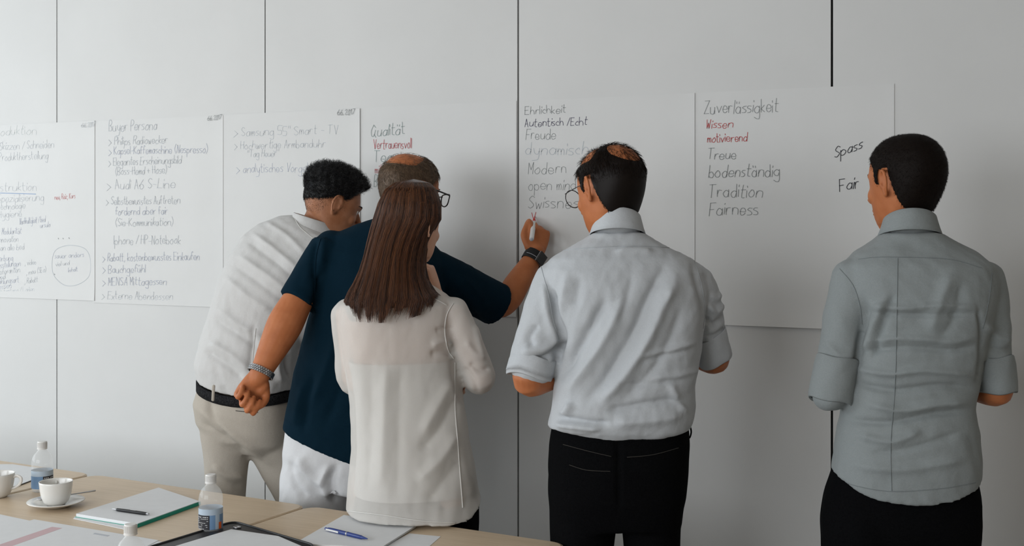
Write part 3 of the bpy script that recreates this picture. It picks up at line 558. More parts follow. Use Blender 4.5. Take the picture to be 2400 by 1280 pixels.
# ------------------------------------------------------------------ man in the pale blue shirt with round glasses
def man_blue():
    al = 2; r, f = facing(al); Z = 3.15; base = at(1450, 1000, Z); base[2] = 0
    root = thing('person', base, 'balding man with round glasses in pale blue shirt tucked into black trousers', 'person', 'people at the wall')
    TR = rows([(1012, 1296, 1612, Z, .115, .125), (1000, 1284, 1618, Z, .13, .135), (975, 1290, 1626, Z, .138, .14), (900, 1298, 1628, Z, .14, .14), (830, 1305, 1640, Z, .14, .135), (750, 1293, 1650, Z, .145, .135),
               (680, 1277, 1655, Z, .14, .125), (635, 1270, 1648, Z, .128, .115), (605, 1290, 1622, Z, .11, .10), (580, 1335, 1568, Z+.005, .092, .09), (558, 1372, 1528, Z+.01, .078, .08), (545, 1388, 1510, Z+.012, .07, .072)], al, 2.5)
    bot = TR[0]; c = bot.mean(0); xx = (bot-c)@r/np.abs((bot-c)@r).max(); bot[:, 2] += .012-.016*(1-xx**2)
    SL, EL, WL = at(1300, 668, Z), at(1238, 890, Z-.03), at(1385, 850, Z+.17)
    SR, ER, WR = at(1630, 674, Z+.01), at(1676, 842, Z+.08), at(1560, 800, Z+.27)
    def sleeve(S, E, rad): return tube([S+(E-S)*-.06, S+(E-S)*.2, S+(E-S)*.5, S+(E-S)*.75, S+(E-S)*.88], rad, 5, 24)
    shirt = remesh([loft(TR), sleeve(SL, EL, [.058, .064, .064, .062, .060]), sleeve(SR, ER, [.055, .058, .052, .048, .047]), ell(at(1308, 665, Z), (.05, .06, .06)), ell(at(1622, 665, Z+.005), (.045, .06, .06))], .0052, 9)
    shirt = folds(*shirt, [(-10, 12, [(1422, 700), (1385, 765), (1345, 835), (1322, 880)]), (9, 16, [(1462, 700), (1420, 790), (1375, 860), (1330, 920)]), (-9, 16, [(1560, 620), (1520, 700), (1480, 790), (1425, 880), (1380, 935)]), (11, 17, [(1590, 640), (1552, 720), (1515, 800), (1460, 885), (1405, 945)]),
        (-5, 14, [(1600, 720), (1570, 800), (1520, 880), (1450, 945)]), (4, 6, [(1500, 835), (1560, 822), (1640, 800)]), (-3, 5, [(1500, 846), (1570, 832), (1640, 812)]), (4, 6, [(1530, 885), (1590, 880), (1640, 868)]), (-3, 6, [(1440, 900), (1520, 902), (1620, 888)]),
        (-9, 8, [(1292, 675), (1306, 735), (1318, 790), (1300, 860)]), (7, 10, [(1276, 665), (1284, 740), (1300, 790)]), (-10, 8, [(1322, 798), (1285, 832), (1225, 848), (1196, 832)]), (6, 10, [(1285, 775), (1300, 800), (1270, 820), (1220, 820)]), (-6, 9, [(1262, 760), (1240, 790), (1250, 815)]),
        (5, 12, [(1330, 640), (1315, 720), (1312, 780)]), (-5, 12, [(1360, 650), (1345, 720)]), (-7, 9, [(1622, 612), (1640, 680), (1650, 740), (1645, 830)]), (-7, 7, [(1652, 745), (1675, 760), (1700, 735)]), (6, 8, [(1655, 715), (1680, 730), (1698, 705)]), (-6, 6, [(1655, 790), (1680, 785), (1706, 765)]), (5, 7, [(1660, 690), (1680, 700), (1694, 680)]),
        (-9, 8, [(1300, 978), (1345, 984), (1390, 992), (1430, 990)]), (8, 9, [(1300, 996), (1350, 1000), (1410, 1006)]), (8, 12, [(1340, 945), (1320, 975)]), (-7, 10, [(1420, 965), (1500, 950), (1580, 940), (1615, 955)]), (7, 14, [(1440, 990), (1520, 985), (1600, 975)]), (5, 10, [(1570, 900), (1590, 940), (1612, 970)]),
        (4, 7, [(1440, 590), (1480, 586), (1530, 588)]), (-3, 10, [(1480, 640), (1470, 700), (1450, 760)])], [(1.2, 50, (1, 1, 1)), (0.6, 130, (1, 1, 1))], 11)
    so = obj('shirt', shirt, 'shirt_blue', root); sf = Surf(shirt); cuffs([(SL, EL, .0605, .060, -.004), (SR, ER, .0485, .085, .0)], 'shirt_blue', so, 9)
    for ln in ([(1262, 612), (1320, 588), (1400, 580), (1500, 577), (1580, 582), (1618, 590)], [(1268, 625), (1285, 690), (1296, 750), (1310, 795)], [(1622, 596), (1642, 660), (1652, 720), (1648, 770)]):
        q = ribbon_on(sf, ln, 1.7, .0006)
        if q: obj('seam', q, 'seam_blue', so)
    HC = at(1430, 449, Z+.02); Rm = head_frame(-37, 13, 2); s = 1.01
    neck = tube([at(1452, 580, Z+.02), at(1450, 530, Z+.02), at(1438, 475, Z+.025)], [.060, .0520, .055], 4, 18)
    gx = lambda px: at(px, 1, Z)
    Hl, Hr = at(1368, 1150, Z), at(1532, 1150, Z); Kl, Kr, Al, Ar = A(*gx(1362)[:2], .5), A(*gx(1530)[:2], .5), A(*gx(1358)[:2], .09), A(*gx(1534)[:2], .09)
    body = remesh(head_pieces(HC, Rm, s)+[neck, core(TR[1:], .80), arm(SL, EL+Rv*.002, WL, (.040, .042, .043, .045, .037, .028)), arm(SR, ER, WR, (.036, .038, .039, .042, .036, .027)), leg_core(Hl, Kl, Al), leg_core(Hr, Kr, Ar), tube([Hl, at(1450, 1040, Z), Hr], .085, 4, 14)]
        + hand_pieces(WL, Fv*.5+Rv*.85, -Fv*.2+Uv*.6, True, [(30, 40, 30)]*4, [(.8, .5, .3), (.9, .2, .3), (.9, 0, .3)]) + hand_pieces(WR, Fv*.4-Rv*.9, Uv*.6-Fv*.2, False, [(30, 40, 30)]*4, [(.8, .5, .3), (.9, .2, .3), (.9, 0, .3)]), .0042, 3)
    obj('body', body, 'skin', root)
    def crown(P):   # bald crown and receding temples
        d = np.sqrt((P[:, 0]/.046)**2+((P[:, 1]+.070)/.046)**2+((P[:, 2]-.084)/.044)**2); m = np.clip((d-.75)/.6, 0, 1)
        zt = np.clip((P[:, 2]-.06)/.03, 0, 1); fr = np.clip((-.005-P[:, 1])/.03, 0, 1); return m*(fr*zt+1-zt)
    full = lambda P: mask_short(P, HAIRLINE, crown); thin = lambda P: mask_short(P, HAIRLINE, lambda Q: np.maximum(crown(Q), .22))
    lay = lambda P: np.stack([P[:, 0]*4, -.25-P[:, 1]*1.0, -.55-2.0*np.abs(P[:, 0])], 1)
    short_hair(body, HC, Rm, s, thin, 7500, lambda P: .004+0*P[:, 2], lambda P: .007+.019*np.clip((P[:, 2]-.01)/.06, 0, 1), .00042, lay, 8, matname='hair_dark', parent=root, lift=.22, jit=.18, shellmask=full)
    eyes(HC, Rm, s, root)
    T = lambda x, y, z: HC+Rm@(A(x, y, z)*s)
    g = obj('glasses', tube([T(-.076, -.004, .020), T(-.078, .04, .018), T(-.072, .098, .014)], .0011, 4, 6), 'gloss_black', root); g['label'] = 'thin round wire glasses'
    obj('temple', tube([T(.076, -.004, .020), T(.078, .04, .018), T(.072, .098, .014)], .0011, 4, 6), 'gloss_black', g)
    for k in (-1, 1):
        t = np.linspace(0, 2*math.pi, 22, endpoint=False); P = [T(k*(.040+.027*math.cos(a)), .106-.10*abs(.027*math.cos(a)+.013)*.6, .004+.024*math.sin(a)) for a in t]
        obj('rim', tube(P, .0013, 1, 6, closed=True), 'gloss_black', g); c = np.mean(P, 0); obj('lens', (np.vstack([P, c]), [(i, (i+1) % 22, 22) for i in range(22)]), 'lens', g)
    obj('bridge', tube([T(-.012, .104, .008), T(0, .110, .012), T(.012, .104, .008)], .0012, 4, 6), 'gloss_black', g)
    collar(at(1447, 548, Z+.010), r, f, .0555, .061, .066, .046, 'shirt_blue', root, rise_back=.008, flare=.019, tiltf=.016)
    TQ = rows([(1230, 1290, 1598, Z, .10, .10), (1160, 1284, 1606, Z, .128, .11), (1090, 1283, 1613, Z, .13, .12), (1040, 1286, 1616, Z, .122, .12), (1000, 1293, 1613, Z, .112, .122), (985, 1296, 1610, Z, .108, .118)], al, 2.4)
    pants = remesh([loft(TQ), trouser_leg([at(1372, 1130, Z), at(1366, 1240, Z), A(*Kl), A(Al[0], Al[1], .05)], [.097, .088, .07, .06]), trouser_leg([at(1526, 1130, Z), at(1527, 1240, Z), A(*Kr), A(Ar[0], Ar[1], .05)], [.093, .078, .068, .06])], .008, 4)
    pants = folds(*pants, [(-5, 6, [(1450, 1020), (1450, 1120), (1452, 1200)])], [(1.2, 40, (1, 1, 1))], 9); to = obj('trousers', pants, 'black', root); sp = Surf(pants)
    for ln in ([(1320, 1042), (1380, 1058), (1432, 1070)], [(1335, 1090), (1375, 1102), (1430, 1105)], [(1470, 1072), (1530, 1066), (1590, 1050)]):
        q = ribbon_on(sp, ln, 1.6, .0006)
        if q: obj('pocket_stitch', q, 'stitch', to)
    p0, p1 = at(1612, 1000, Z-.02), at(1612, 1026, Z-.02); obj('belt_loop', tube([p0, p0+Rv*.006, (p0+p1)/2+Rv*.009, p1+Rv*.005, p1], .0022, 3, 6), 'black', to)
    for q in (Al, Ar): obj('shoe', shoe(q, f), 'shoe', root)
man_blue()

# ------------------------------------------------------------------ woman in the cream blouse
def woman():
    al = -14; r, f = facing(al); Z = 3.40; base = at(955, 1000, Z); base[2] = 0
    root = thing('person', base, 'woman with long straight auburn hair in a loose cream blouse, hand at her chin', 'person', 'people at the wall')
    TR = rows([(1190, 812, 1126, Z, .185, .12), (1150, 815, 1120, Z, .165, .12), (1050, 824, 1104, Z, .135, .115), (950, 821, 1090, Z, .115, .115), (880, 812, 1078, Z, .11, .12), (820, 803, 1072, Z, .115, .125), (760, 796, 1072, Z, .115, .12),
               (715, 800, 1072, Z, .105, .105), (690, 830, 1045, Z, .09, .09), (668, 880, 1010, Z+.005, .072, .072), (655, 905, 990, Z+.01, .06, .06)], al, 2.4)
    bot = TR[0]; c = bot.mean(0); xx = (bot-c)@r/np.abs((bot-c)@r).max(); yy = (bot-c)@f; bot[:, 2] = np.interp(xx, (-1, -.4, .3, .62, .74, .9, 1), (.752, .750, .748, .748, .750, .772, .784)); bot += np.outer(np.clip(-yy/.185, 0, 1)*.02*np.clip(xx+.6, 0, 1), -f)
    SR, ER, WR = at(1062, 735, Z-.0), at(1128, 898, Z+.02), at(1022, 690, Z+.135)
    SL, EL, WL = at(812, 735, Z+.03), at(830, 890, Z+.06), at(985, 915, Z+.12)
    d = unit(WR-ER)
    sl = [tube([SR+(SR-ER)*.05, SR+(ER-SR)*.25, SR+(ER-SR)*.6, ER-unit(ER-SR)*.02, ER+d*.03, ER+d*.12, ER+d*.19], [.046, .050, .049, .048, .046, .042, .036], 5, 22), tube([SL, SL+(EL-SL)*.5, EL, EL+(WL-EL)*.5, WL], [.046, .046, .046, .042, .034], 5, 22)]
    blouse = remesh([loft(TR)]+sl+[ell(at(1058, 735, Z), (.048, .05, .045)), ell(at(818, 735, Z+.02), (.045, .05, .045))], .0052, 9)
    blouse = folds(*blouse, [(-6, 9, [(1060, 840), (1068, 900), (1090, 950)]), (5, 16, [(1060, 890), (1020, 960), (990, 1020)]), (-5, 16, [(1070, 930), (1035, 1000), (985, 1060)]), (5, 16, [(1075, 1010), (1030, 1080), (975, 1130)]), (-4, 18, [(1085, 1070), (1040, 1130), (1000, 1180)]),
        (4, 16, [(905, 840), (900, 980), (895, 1150)]), (-3, 16, [(870, 850), (868, 1000), (862, 1160)]), (-3, 16, [(940, 860), (935, 1000), (930, 1180)]), (-5, 8, [(1008, 830), (1040, 825), (1062, 835)]), (4, 8, [(1010, 810), (1040, 800), (1060, 812)]), (-4, 7, [(1020, 775), (1045, 770), (1062, 776)]),
        (-5, 7, [(1100, 850), (1125, 868), (1150, 862)]), (4, 8, [(1090, 800), (1115, 830), (1140, 838)]), (-4, 7, [(1085, 860), (1110, 890), (1120, 920)]), (4, 8, [(1112, 760), (1122, 800), (1130, 835)])], [(0.8, 45, (1.6, 1.6, .5)), (0.5, 120, (1, 1, 1))], 21)
    bo = obj('blouse', blouse, 'blouse', root); sf = Surf(blouse)
    for ln in ([(1062, 712), (1046, 740), (1042, 780), (1050, 820), (1062, 840)], [(1066, 850), (1066, 950), (1074, 1060), (1084, 1190)], [(985, 690), (1020, 702), (1046, 716)], [(816, 1198), (900, 1208), (990, 1222), (1066, 1226)]):
        q = ribbon_on(sf, ln, 3.2)
        if q: obj('seam', q, 'seam_white', bo)
    camis = [rg.mean(0)+(rg-rg.mean(0))*.90 for rg in TR[1:5]]; top = rows([(845, 806, 1074, Z, .112, .12)], al)[0]; camis.append(top.mean(0)+(top-top.mean(0))*.915); obj('camisole', loft(camis, False), 'camisole', root)
    HC = at(968, 531, Z+.02); Rm = head_frame(38, 6, 2); s = .87
    neck = tube([at(950, 680, Z+.02), at(950, 630, Z+.02), at(955, 560, Z+.025)], [.055, .05, .048], 4, 18); gx = lambda px: at(px, 1, Z)
    Hl, Hr = at(890, 1160, Z+.03), at(1045, 1160, Z+.03); Kl, Kr, Al, Ar = A(*gx(895)[:2], .48), A(*gx(1040)[:2], .48), A(*gx(900)[:2], .09), A(*gx(1035)[:2], .09)
    tz = [rg.mean(0)+(rg-rg.mean(0))*k for rg, k in zip(TR[1:], (.6, .66, .76, .82, .85, .87, .87, .87, .87, .86))]
    body = remesh(head_pieces(HC, Rm, s)+[neck, loft(tz), arm(SR, ER, WR, (.032, .033, .031, .033, .028, .022)), arm(SL, EL, WL, (.032, .033, .031, .033, .028, .022)), leg_core(Hl, Kl, Al), leg_core(Hr, Kr, Ar), tube([Hl, at(955, 1080, Z), Hr], .08, 4, 14)]
        + hand_pieces(WR, at(1000, 610, Z+.12)-WR, unit(-Rv*.8+Fv*.1+Uv*.2), False, [(55, 80, 50)]*4, [(.9, .3, .3), (.9, .1, .3), (.9, 0, .4)], .9) + hand_pieces(WL, Rv, -Fv*.8+Uv*.2, True, [(20, 40, 30)]*4, [(.8, .5, .3), (.9, .2, .3), (.9, 0, .3)], .9), .004, 3)
    obj('body', body, 'skin_fair', root); eyes(HC, Rm, s, root)
    # long straight hair: outline rings (py, left, right, back depth, front depth, centre Z)
    HR = [(420, 966, 970, .004, .004, Z+.02), (423.5, 948, 988, .030, .025, Z+.02), (429, 926, 1008, .064, .052, Z+.02), (444, 905, 1023, .090, .066, Z+.02), (475, 889, 1034, .102, .064, Z+.02), (515, 876, 1034, .102, .040, Z+.018), (555, 866, 1010, .104, .01, Z+.012), (600, 856, 998, .108, .0, Z+.004),
          (640, 844, 1000, .115, .004, Z-.005), (680, 826, 1008, .122, .0, Z-.012), (705, 820, 1008, .126, -.004, Z-.016), (748, 838, 985, .134, -.004, Z-.02)]
    hr, hf = facing(8); HP = []
    for py, l, q, bb, bf, zz in HR: HP.append((at((l+q)/2, py, zz), (q-l)/2*zz/FPX, bb, bf))
    def hpt(t, ph, k=1.0):   # t 0..1 from the crown to the tips, ph angle (0 right, -pi/2 back, pi/2 front)
        x = np.clip(t, 0, 1)*(len(HP)-1); i = np.minimum(x.astype(int), len(HP)-2); w_ = (x-i)[:, None]
        C = np.array([p[0] for p in HP]); Q = np.array([p[1:] for p in HP]); c = C[i]*(1-w_)+C[i+1]*w_; q = Q[i]*(1-w_)+Q[i+1]*w_; cs, sn = np.cos(ph), np.sin(ph)
        return c+np.outer(q[:, 0]*np.sign(cs)*np.abs(cs)**.9*k, np.ones(3))*hr+(np.where(sn > 0, q[:, 2], q[:, 1])*np.sign(sn)*np.abs(sn)**.9*k)[:, None]*hf
    ns, nt = 44, 34; ph = np.linspace(-math.pi-.45, .22, ns); rg = np.random.default_rng(4); V = []
    tt = np.linspace(0, 1, nt)
    for k in (.975, .80):
        for p in ph: V.append(hpt(tt*(.93 if k > .9 else .90), np.full(nt, p), k))
    V = np.concatenate(V); h = ns*nt; F = []
    for i in range(ns-1):
        for j in range(nt-1): a = i*nt+j; F += [(a, a+nt, a+nt+1, a+1), (h+a, h+a+1, h+a+nt+1, h+a+nt)]
    for j in range(nt-1): F += [(j, j+1, h+j+1, h+j), ((ns-1)*nt+j, h+(ns-1)*nt+j, h+(ns-1)*nt+j+1, (ns-1)*nt+j+1)]
    for i in range(ns-1): F.append((i*nt+nt-1, (i+1)*nt+nt-1, h+(i+1)*nt+nt-1, h+i*nt+nt-1))
    ho = obj('hair', (V, F), 'hair_core', root)
    n, q = 8000, 14; ph = rg.uniform(-math.pi-.45, .22, n); tend = np.clip(.93+rg.normal(0, .022, n)+.03*np.sin(ph*7)+.03*np.sin(ph*17+1)+.02*np.sin(ph*37), .80, 1.0); k0 = rg.uniform(.97, 1.0, n); clump = .018*np.sin(ph*23+rg.normal(0, .25, n)); Vs = np.zeros((n, q, 3, 3)); ph1 = ph+rg.normal(0, .05, n)
    t0 = rg.uniform(0, .045, n)
    for i in range(q):
        t = t0+(tend-t0)*i/(q-1); p = ph+(ph1-ph)*t; kk = k0+clump*np.minimum(t*2, 1)+.02*(rg.normal(0, 1, n)*.25)*t; c = hpt(t, p, 1)*1.0; ax = hpt(t, p, 0); c = ax+(c-ax)*kk[:, None]
        # tips on the right-hand side sweep over the shoulder
        c = c+Rv*(.055*np.clip((np.cos(p)-.55)/.45, 0, 1)*np.clip((t-.72)/.28, 0, 1)**1.5)[:, None]+Uv*(.03*np.clip((np.cos(p)-.55)/.45, 0, 1)*np.clip((t-.8)/.2, 0, 1))[:, None]
        c = c-Rv*(.022*np.clip((-np.cos(p)-.6)/.4, 0, 1)*np.clip((t-.75)/.25, 0, 1))[:, None]
        rad = .00075*(1-.6*i/(q-1)); o_ = unit(c.mean(0)-HC)
        nrm = (c-ax); nrm /= np.maximum(np.linalg.norm(nrm, axis=1), 1e-6)[:, None]; sd = np.cross(nrm, A(0, 0, 1)); sd /= np.maximum(np.linalg.norm(sd, axis=1), 1e-6)[:, None]
        for m in range(3): a = 2*math.pi*m/3; Vs[:, i, m] = c+(sd*math.cos(a)+nrm*math.sin(a))*rad
    idx = np.arange(n*q*3).reshape(n, q, 3); FF = []
    for i in range(q-1):
        for m in range(3): FF.append(np.stack([idx[:, i, m], idx[:, i, (m+1) % 3], idx[:, i+1, (m+1) % 3], idx[:, i+1, m]], -1))
    st = obj('hair_strands', (Vs.reshape(-1, 3), [tuple(x) for x in np.concatenate(FF).tolist()]), 'hair_auburn', ho); st['kind'] = 'stuff'
    TQ = rows([(1300, 838, 1122, Z, .06, .10), (1230, 826, 1127, Z, .06, .11), (1180, 830, 1126, Z, .065, .11), (1120, 840, 1110, Z, .08, .10)], al)
    pants = remesh([loft(TQ), trouser_leg([at(900, 1220, Z+.02), at(900, 1330, Z+.02), Kl, A(Al[0], Al[1], .05)], [.083, .08, .06, .045]), trouser_leg([at(1050, 1220, Z+.02), at(1045, 1330, Z+.02), Kr, A(Ar[0], Ar[1], .05)], [.083, .08, .06, .045])], .009, 5); obj('trousers', pants, 'black', root)
    for q_ in (Al, Ar): obj('shoe', shoe(q_, f), 'shoe', root)
woman()

# ------------------------------------------------------------------ man in the navy polo shirt, writing on the sheet
def rows2(spec, al, p=2.4):
    _, f = facing(al); out = []
    for lx, ly, rx, ry, Z, bb, bf in spec:
        a, b = at(lx, ly, Z), at(rx, ry, Z); r = unit(b-a); r0, _ = facing(al); r = unit(r0*abs(r@Rv)+Uv*r[2]); ff = unit(f-r*(f@r)); out.append(ring((a+b)/2, r, ff, np.linalg.norm(b-a)/2, bb, bf, p))
    return out
def man_navy():
    al = 4; r, f = facing(al); Z = 3.80; base = at(800, 1000, Z); base[2] = 0
    root = thing('person', base, 'man in navy polo shirt and white trousers writing on the sheet with a marker', 'person', 'people at the wall')
    TR = rows2([(664, 1004, 985, 1128, Z, .135, .13), (672, 955, 990, 1050, Z, .135, .13), (690, 870, 1000, 930, Z, .13, .13), (712, 790, 1010, 830, Z, .13, .13), (730, 720, 1030, 745, Z, .135, .13), (738, 640, 1050, 670, Z, .135, .12),
                (752, 585, 1052, 622, Z+.005, .12, .11), (782, 548, 1030, 585, Z+.01, .10, .095), (835, 524, 1000, 555, Z+.02, .085, .085), (880, 512, 985, 535, Z+.025, .07, .075)], al, 2.5)
    SL, EL, WL = at(772, 580, Z-.01), at(684, 728, Z-.11), at(610, 876, Z-.19)
    SR, ER, WR = at(1028, 638, Z+.0), at(1176, 722, Z+.13), at(1254, 598, 4.02)
    shirt = remesh([loft(TR), tube([SL, SL+(EL-SL)*.25, SL+(EL-SL)*.6, SL+(EL-SL)*.86], [.062, .064, .060, .058], 5, 24, round_ends=False), tube([SR-(ER-SR)*.1, SR+(ER-SR)*.2, SR+(ER-SR)*.55, SR+(ER-SR)*.93], [.062, .070, .072, .072], 5, 24, round_ends=False),
                    ell(at(778, 583, Z), (.062, .065, .06)), ell(at(1025, 628, Z), (.06, .06, .055))], .0055, 8)
    shirt = folds(*shirt, [(-7, 10, [(752, 640), (742, 700), (730, 740)]), (6, 14, [(790, 760), (770, 850), (730, 950)]), (-5, 14, [(810, 800), (800, 900), (760, 1000)]), (6, 14, [(715, 900), (700, 950), (690, 1000)]), (-5, 10, [(735, 880), (720, 950), (710, 1010)]), (-5, 9, [(742, 560), (735, 610), (738, 660)]),
        (4, 10, [(760, 560), (752, 620)]), (5, 12, [(1080, 650), (1120, 690), (1150, 740)]), (-4, 10, [(1060, 670), (1100, 720), (1130, 760)])], [(1.6, 30, (1, 1, .8)), (0.6, 100, (1, 1, 1))], 31)
    so = obj('polo_shirt', shirt, 'navy', root); sf = Surf(shirt)
    for ln in ([(752, 560), (742, 600), (738, 660), (734, 710)],):
        q = ribbon_on(sf, ln, 2.0)
        if q: obj('seam', q, 'navy', so)
    q = ribbon_on(sf, [(652, 662), (656, 658), (662, 655)], 3.0)
    if q: obj('sleeve_mark', q, 'print_white', so)
    HC = at(960, 452, Z+.03); Rm = head_frame(50, 12, 3); s = 1.02
    neck = tube([at(925, 560, Z+.02), at(938, 520, Z+.02), at(952, 475, Z+.03)], [.066, .062, .060], 4, 18); gx = lambda px, q=0: at(px, 1, Z+q)
    Hl, Hr = at(755, 1130, Z), at(885, 1140, Z); Kl, Kr, Al, Ar = A(*gx(735)[:2], .5), A(*gx(900, .05)[:2], .5), A(*gx(725)[:2], .09), A(*gx(910, .08)[:2], .09)
    ul = at(556, 972, Z-.2)-WL
    hl = hand_pieces(WL, unit(ul*1.0), -Fv*.85+Rv*.35, True, [(62, 92, 60), (70, 95, 62), (78, 96, 62), (86, 96, 60)], [(.8, .45, .45), (.75, -.2, .7), (.6, -.75, .4)], 1.02)
    uh = at(1268, 520, 4.05)-WR
    hh = hand_pieces(WR, uh, Fv*.9-Rv*.35, False, [(45, 75, 40), (58, 80, 45), (66, 85, 45), (72, 85, 45)], [(.8, .5, .15), (.95, -.15, .25), (.9, -.4, .25)], 1.0)
    body = remesh(head_pieces(HC, Rm, s)+[neck, core(TR[1:], .80), tube([SL, SL+(EL-SL)*.5, EL-unit(EL-SL)*.03, EL+unit(WL-EL)*.04, EL+(WL-EL)*.42, EL+(WL-EL)*.75, WL, WL+unit(ul)*.02], [.034, .040, .049, .055, .051, .040, .032, .031], 5, 20),
        tube([SR, SR+(ER-SR)*.5, ER-unit(ER-SR)*.03, ER+unit(WR-ER)*.035, ER+(WR-ER)*.45, ER+(WR-ER)*.8, WR, WR+unit(uh)*.02], [.05, .05, .046, .045, .043, .034, .029, .029], 5, 20), leg_core(Hl, Kl, Al), leg_core(Hr, Kr, Ar), tube([Hl, at(825, 1060, Z), Hr], .085, 4, 14)]+hl+hh, .0038, 3)
    obj('body', body, 'skin', root); eyes(HC, Rm, s, root)
    def crown(P):
        d = np.sqrt((P[:, 0]/.055)**2+((P[:, 1]+.045)/.055)**2); m = np.clip((d-.65)/.75, 0, 1)**1.5; zt = np.clip((P[:, 2]-.05)/.03, 0, 1)
        return m*zt+1-zt
    full = lambda P: mask_short(P, HAIRLINE, crown); thin = lambda P: mask_short(P, HAIRLINE, lambda Q: np.maximum(crown(Q), .10))
    short_hair(body, HC, Rm, s, thin, 9000, .0035, .015, .00036, lambda P: np.stack([P[:, 0]*3, .25-P[:, 1], -.5-1.2*np.abs(P[:, 0])], 1), 9, matname='hair_grey', parent=root, lift=.3, jit=.3, shellmask=full)
    T = lambda x, y, z: HC+Rm@(A(x, y, z)*s)
    g = obj('glasses', tube([T(.077, -.004, .024), T(.080, .05, .020), T(.074, .100, .017)], .0026, 4, 8), 'gloss_black', root); g['label'] = 'black rectangular plastic glasses'
    obj('temple', tube([T(-.077, -.004, .024), T(-.080, .05, .020), T(-.074, .100, .017)], .0026, 4, 8), 'gloss_black', g)
    for k in (-1, 1):
        P = [T(k*x, .118-.45*max(x-.03, 0)*.8, z) for x, z in ((.012, .018), (.040, .022), (.068, .019), (.070, .004), (.064, -.012), (.040, -.018), (.018, -.013), (.011, .002))]
        obj('rim', tube(P, .0021, 3, 8, closed=True), 'gloss_black', g); c = np.mean(P, 0); obj('lens', (np.vstack([P, c]), [(i, (i+1) % 8, 8) for i in range(8)]), 'lens', g)
    obj('bridge', tube([T(-.012, .118, .012), T(0, .122, .014), T(.012, .118, .012)], .002, 4, 6), 'gloss_black', g)
    collar(at(930, 545, Z+.02), r, f, .068, .066, .07, .034, 'navy', root, rise_back=.004, flare=.022, tiltf=-.0)
    # steel link watch on the hanging wrist
    ax = unit(WL-EL); wc = WL-ax*.006; wt = obj('wristwatch', band(wc, ax, .037, .036, -Fv, [(-.001, -.008), (.001, -.009), (.001, .009), (-.001, .008)]), 'rubber', root); wt['label'] = 'silver link wristwatch'
    x = unit(-Fv-ax*((-Fv)@ax)); y = np.cross(ax, x); li = []
    for k in range(34):
        for j, zz in enumerate((-.0062, 0, .0062)):
            t = 2*math.pi*(k+.5*(j % 2))/34; d = x*math.cos(t)+y*math.sin(t); tg = -x*math.sin(t)+y*math.cos(t); li.append(obox(wc+d*.0395+ax*zz, tg*.0029, ax*.0026, d*.0018))
    obj('link_band', join(li), 'steel', wt, smooth=False); d = unit(Fv); obj('watch_case', tube([wc+d*.037, wc+d*.047], [.018, .017], 2, 24, round_ends=False), 'steel', wt)
    # black smart watch on the writing wrist
    ax = unit(WR-ER); wc = WR-ax*.012; ref = -Fv; sw = obj('smartwatch', band(wc, ax, .0335, .0335, ref, [(-.002, -.017), (.002, -.018), (.003, 0), (.002, .018), (-.002, .017)]), 'rubber', root, auto=40); sw['label'] = 'black smart watch'
    xx = unit(ref-ax*(ref@ax)); yy = np.cross(ax, xx); dd = unit(xx*.8-yy*.6) if (-yy)@Rv > 0 else unit(xx*.8+yy*.6); tg = np.cross(ax, dd)
    obj('watch_case', obox(wc+dd*.038, ax*.019, tg*.017, dd*.005), 'gloss_black', sw, smooth=False); obj('case_edge', obox(wc+dd*.036, ax*.0195, tg*.0178, dd*.0015), 'steel', sw, smooth=False)
    tt = np.linspace(-.9, .5, 10); obj('strap_line', tube([wc+(xx*math.cos(t)+yy*math.sin(t))*.0368-ax*.006 for t in tt], .0008, 1, 6), 'print_grey', sw)
    TQ = rows2([(664, 1130, 985, 1160, Z, .12, .115), (658, 1060, 985, 1100, Z, .13, .12), (672, 985, 985, 1040, Z, .125, .12), (685, 940, 985, 990, Z, .11, .11)], al)
    pants = remesh([loft(TQ), trouser_leg([at(742, 1090, Z), at(735, 1170, Z), Kl, A(Al[0], Al[1], .05)], [.108, .112, .085, .07]), trouser_leg([at(895, 1100, Z+.01), at(900, 1180, Z+.02), Kr, A(Ar[0], Ar[1], .05)], [.105, .10, .08, .07])], .008, 5)
    pants = folds(*pants, [(7, 10, [(700, 1070), (720, 1110), (760, 1140)]), (-9, 10, [(790, 1090), (775, 1130), (790, 1180)]), (7, 9, [(770, 1095), (755, 1130), (770, 1170)]), (-6, 9, [(680, 1080), (690, 1130), (720, 1170)])], [(3.0, 28, (1, 1, 1)), (1, 80, (1, 1, 1))], 41); obj('trousers', pants, 'whitepants', root)
    for q in (Al, Ar): obj('shoe', shoe(q, f), 'shoe', root)
    return WR, uh
WR2, UH2 = man_navy()
tip = on_wall(1253, 508, .004); end = at(1246, 560, 3.95); dm = unit(tip-end); L = np.linalg.norm(tip-end)
mk = thing('marker_pen', end, 'white marker pen with red tip held against the wall sheet', 'marker')
obj('barrel', tube([end, end+dm*(L*.55), end+dm*(L*.72)], [.0078, .0082, .0078], 3, 18), 'marker', mk); obj('grip', tube([end+dm*(L*.7), end+dm*(L*.86)], [.0068, .0045], 2, 14), 'red', mk); obj('nib', tube([end+dm*(L*.84), tip], [.003, .0016], 2, 10), 'red', mk)
obj('end_plug', tube([end-dm*.006, end-dm*.002], [.0060, .0066], 2, 16, round_ends=False), 'print_grey', mk)

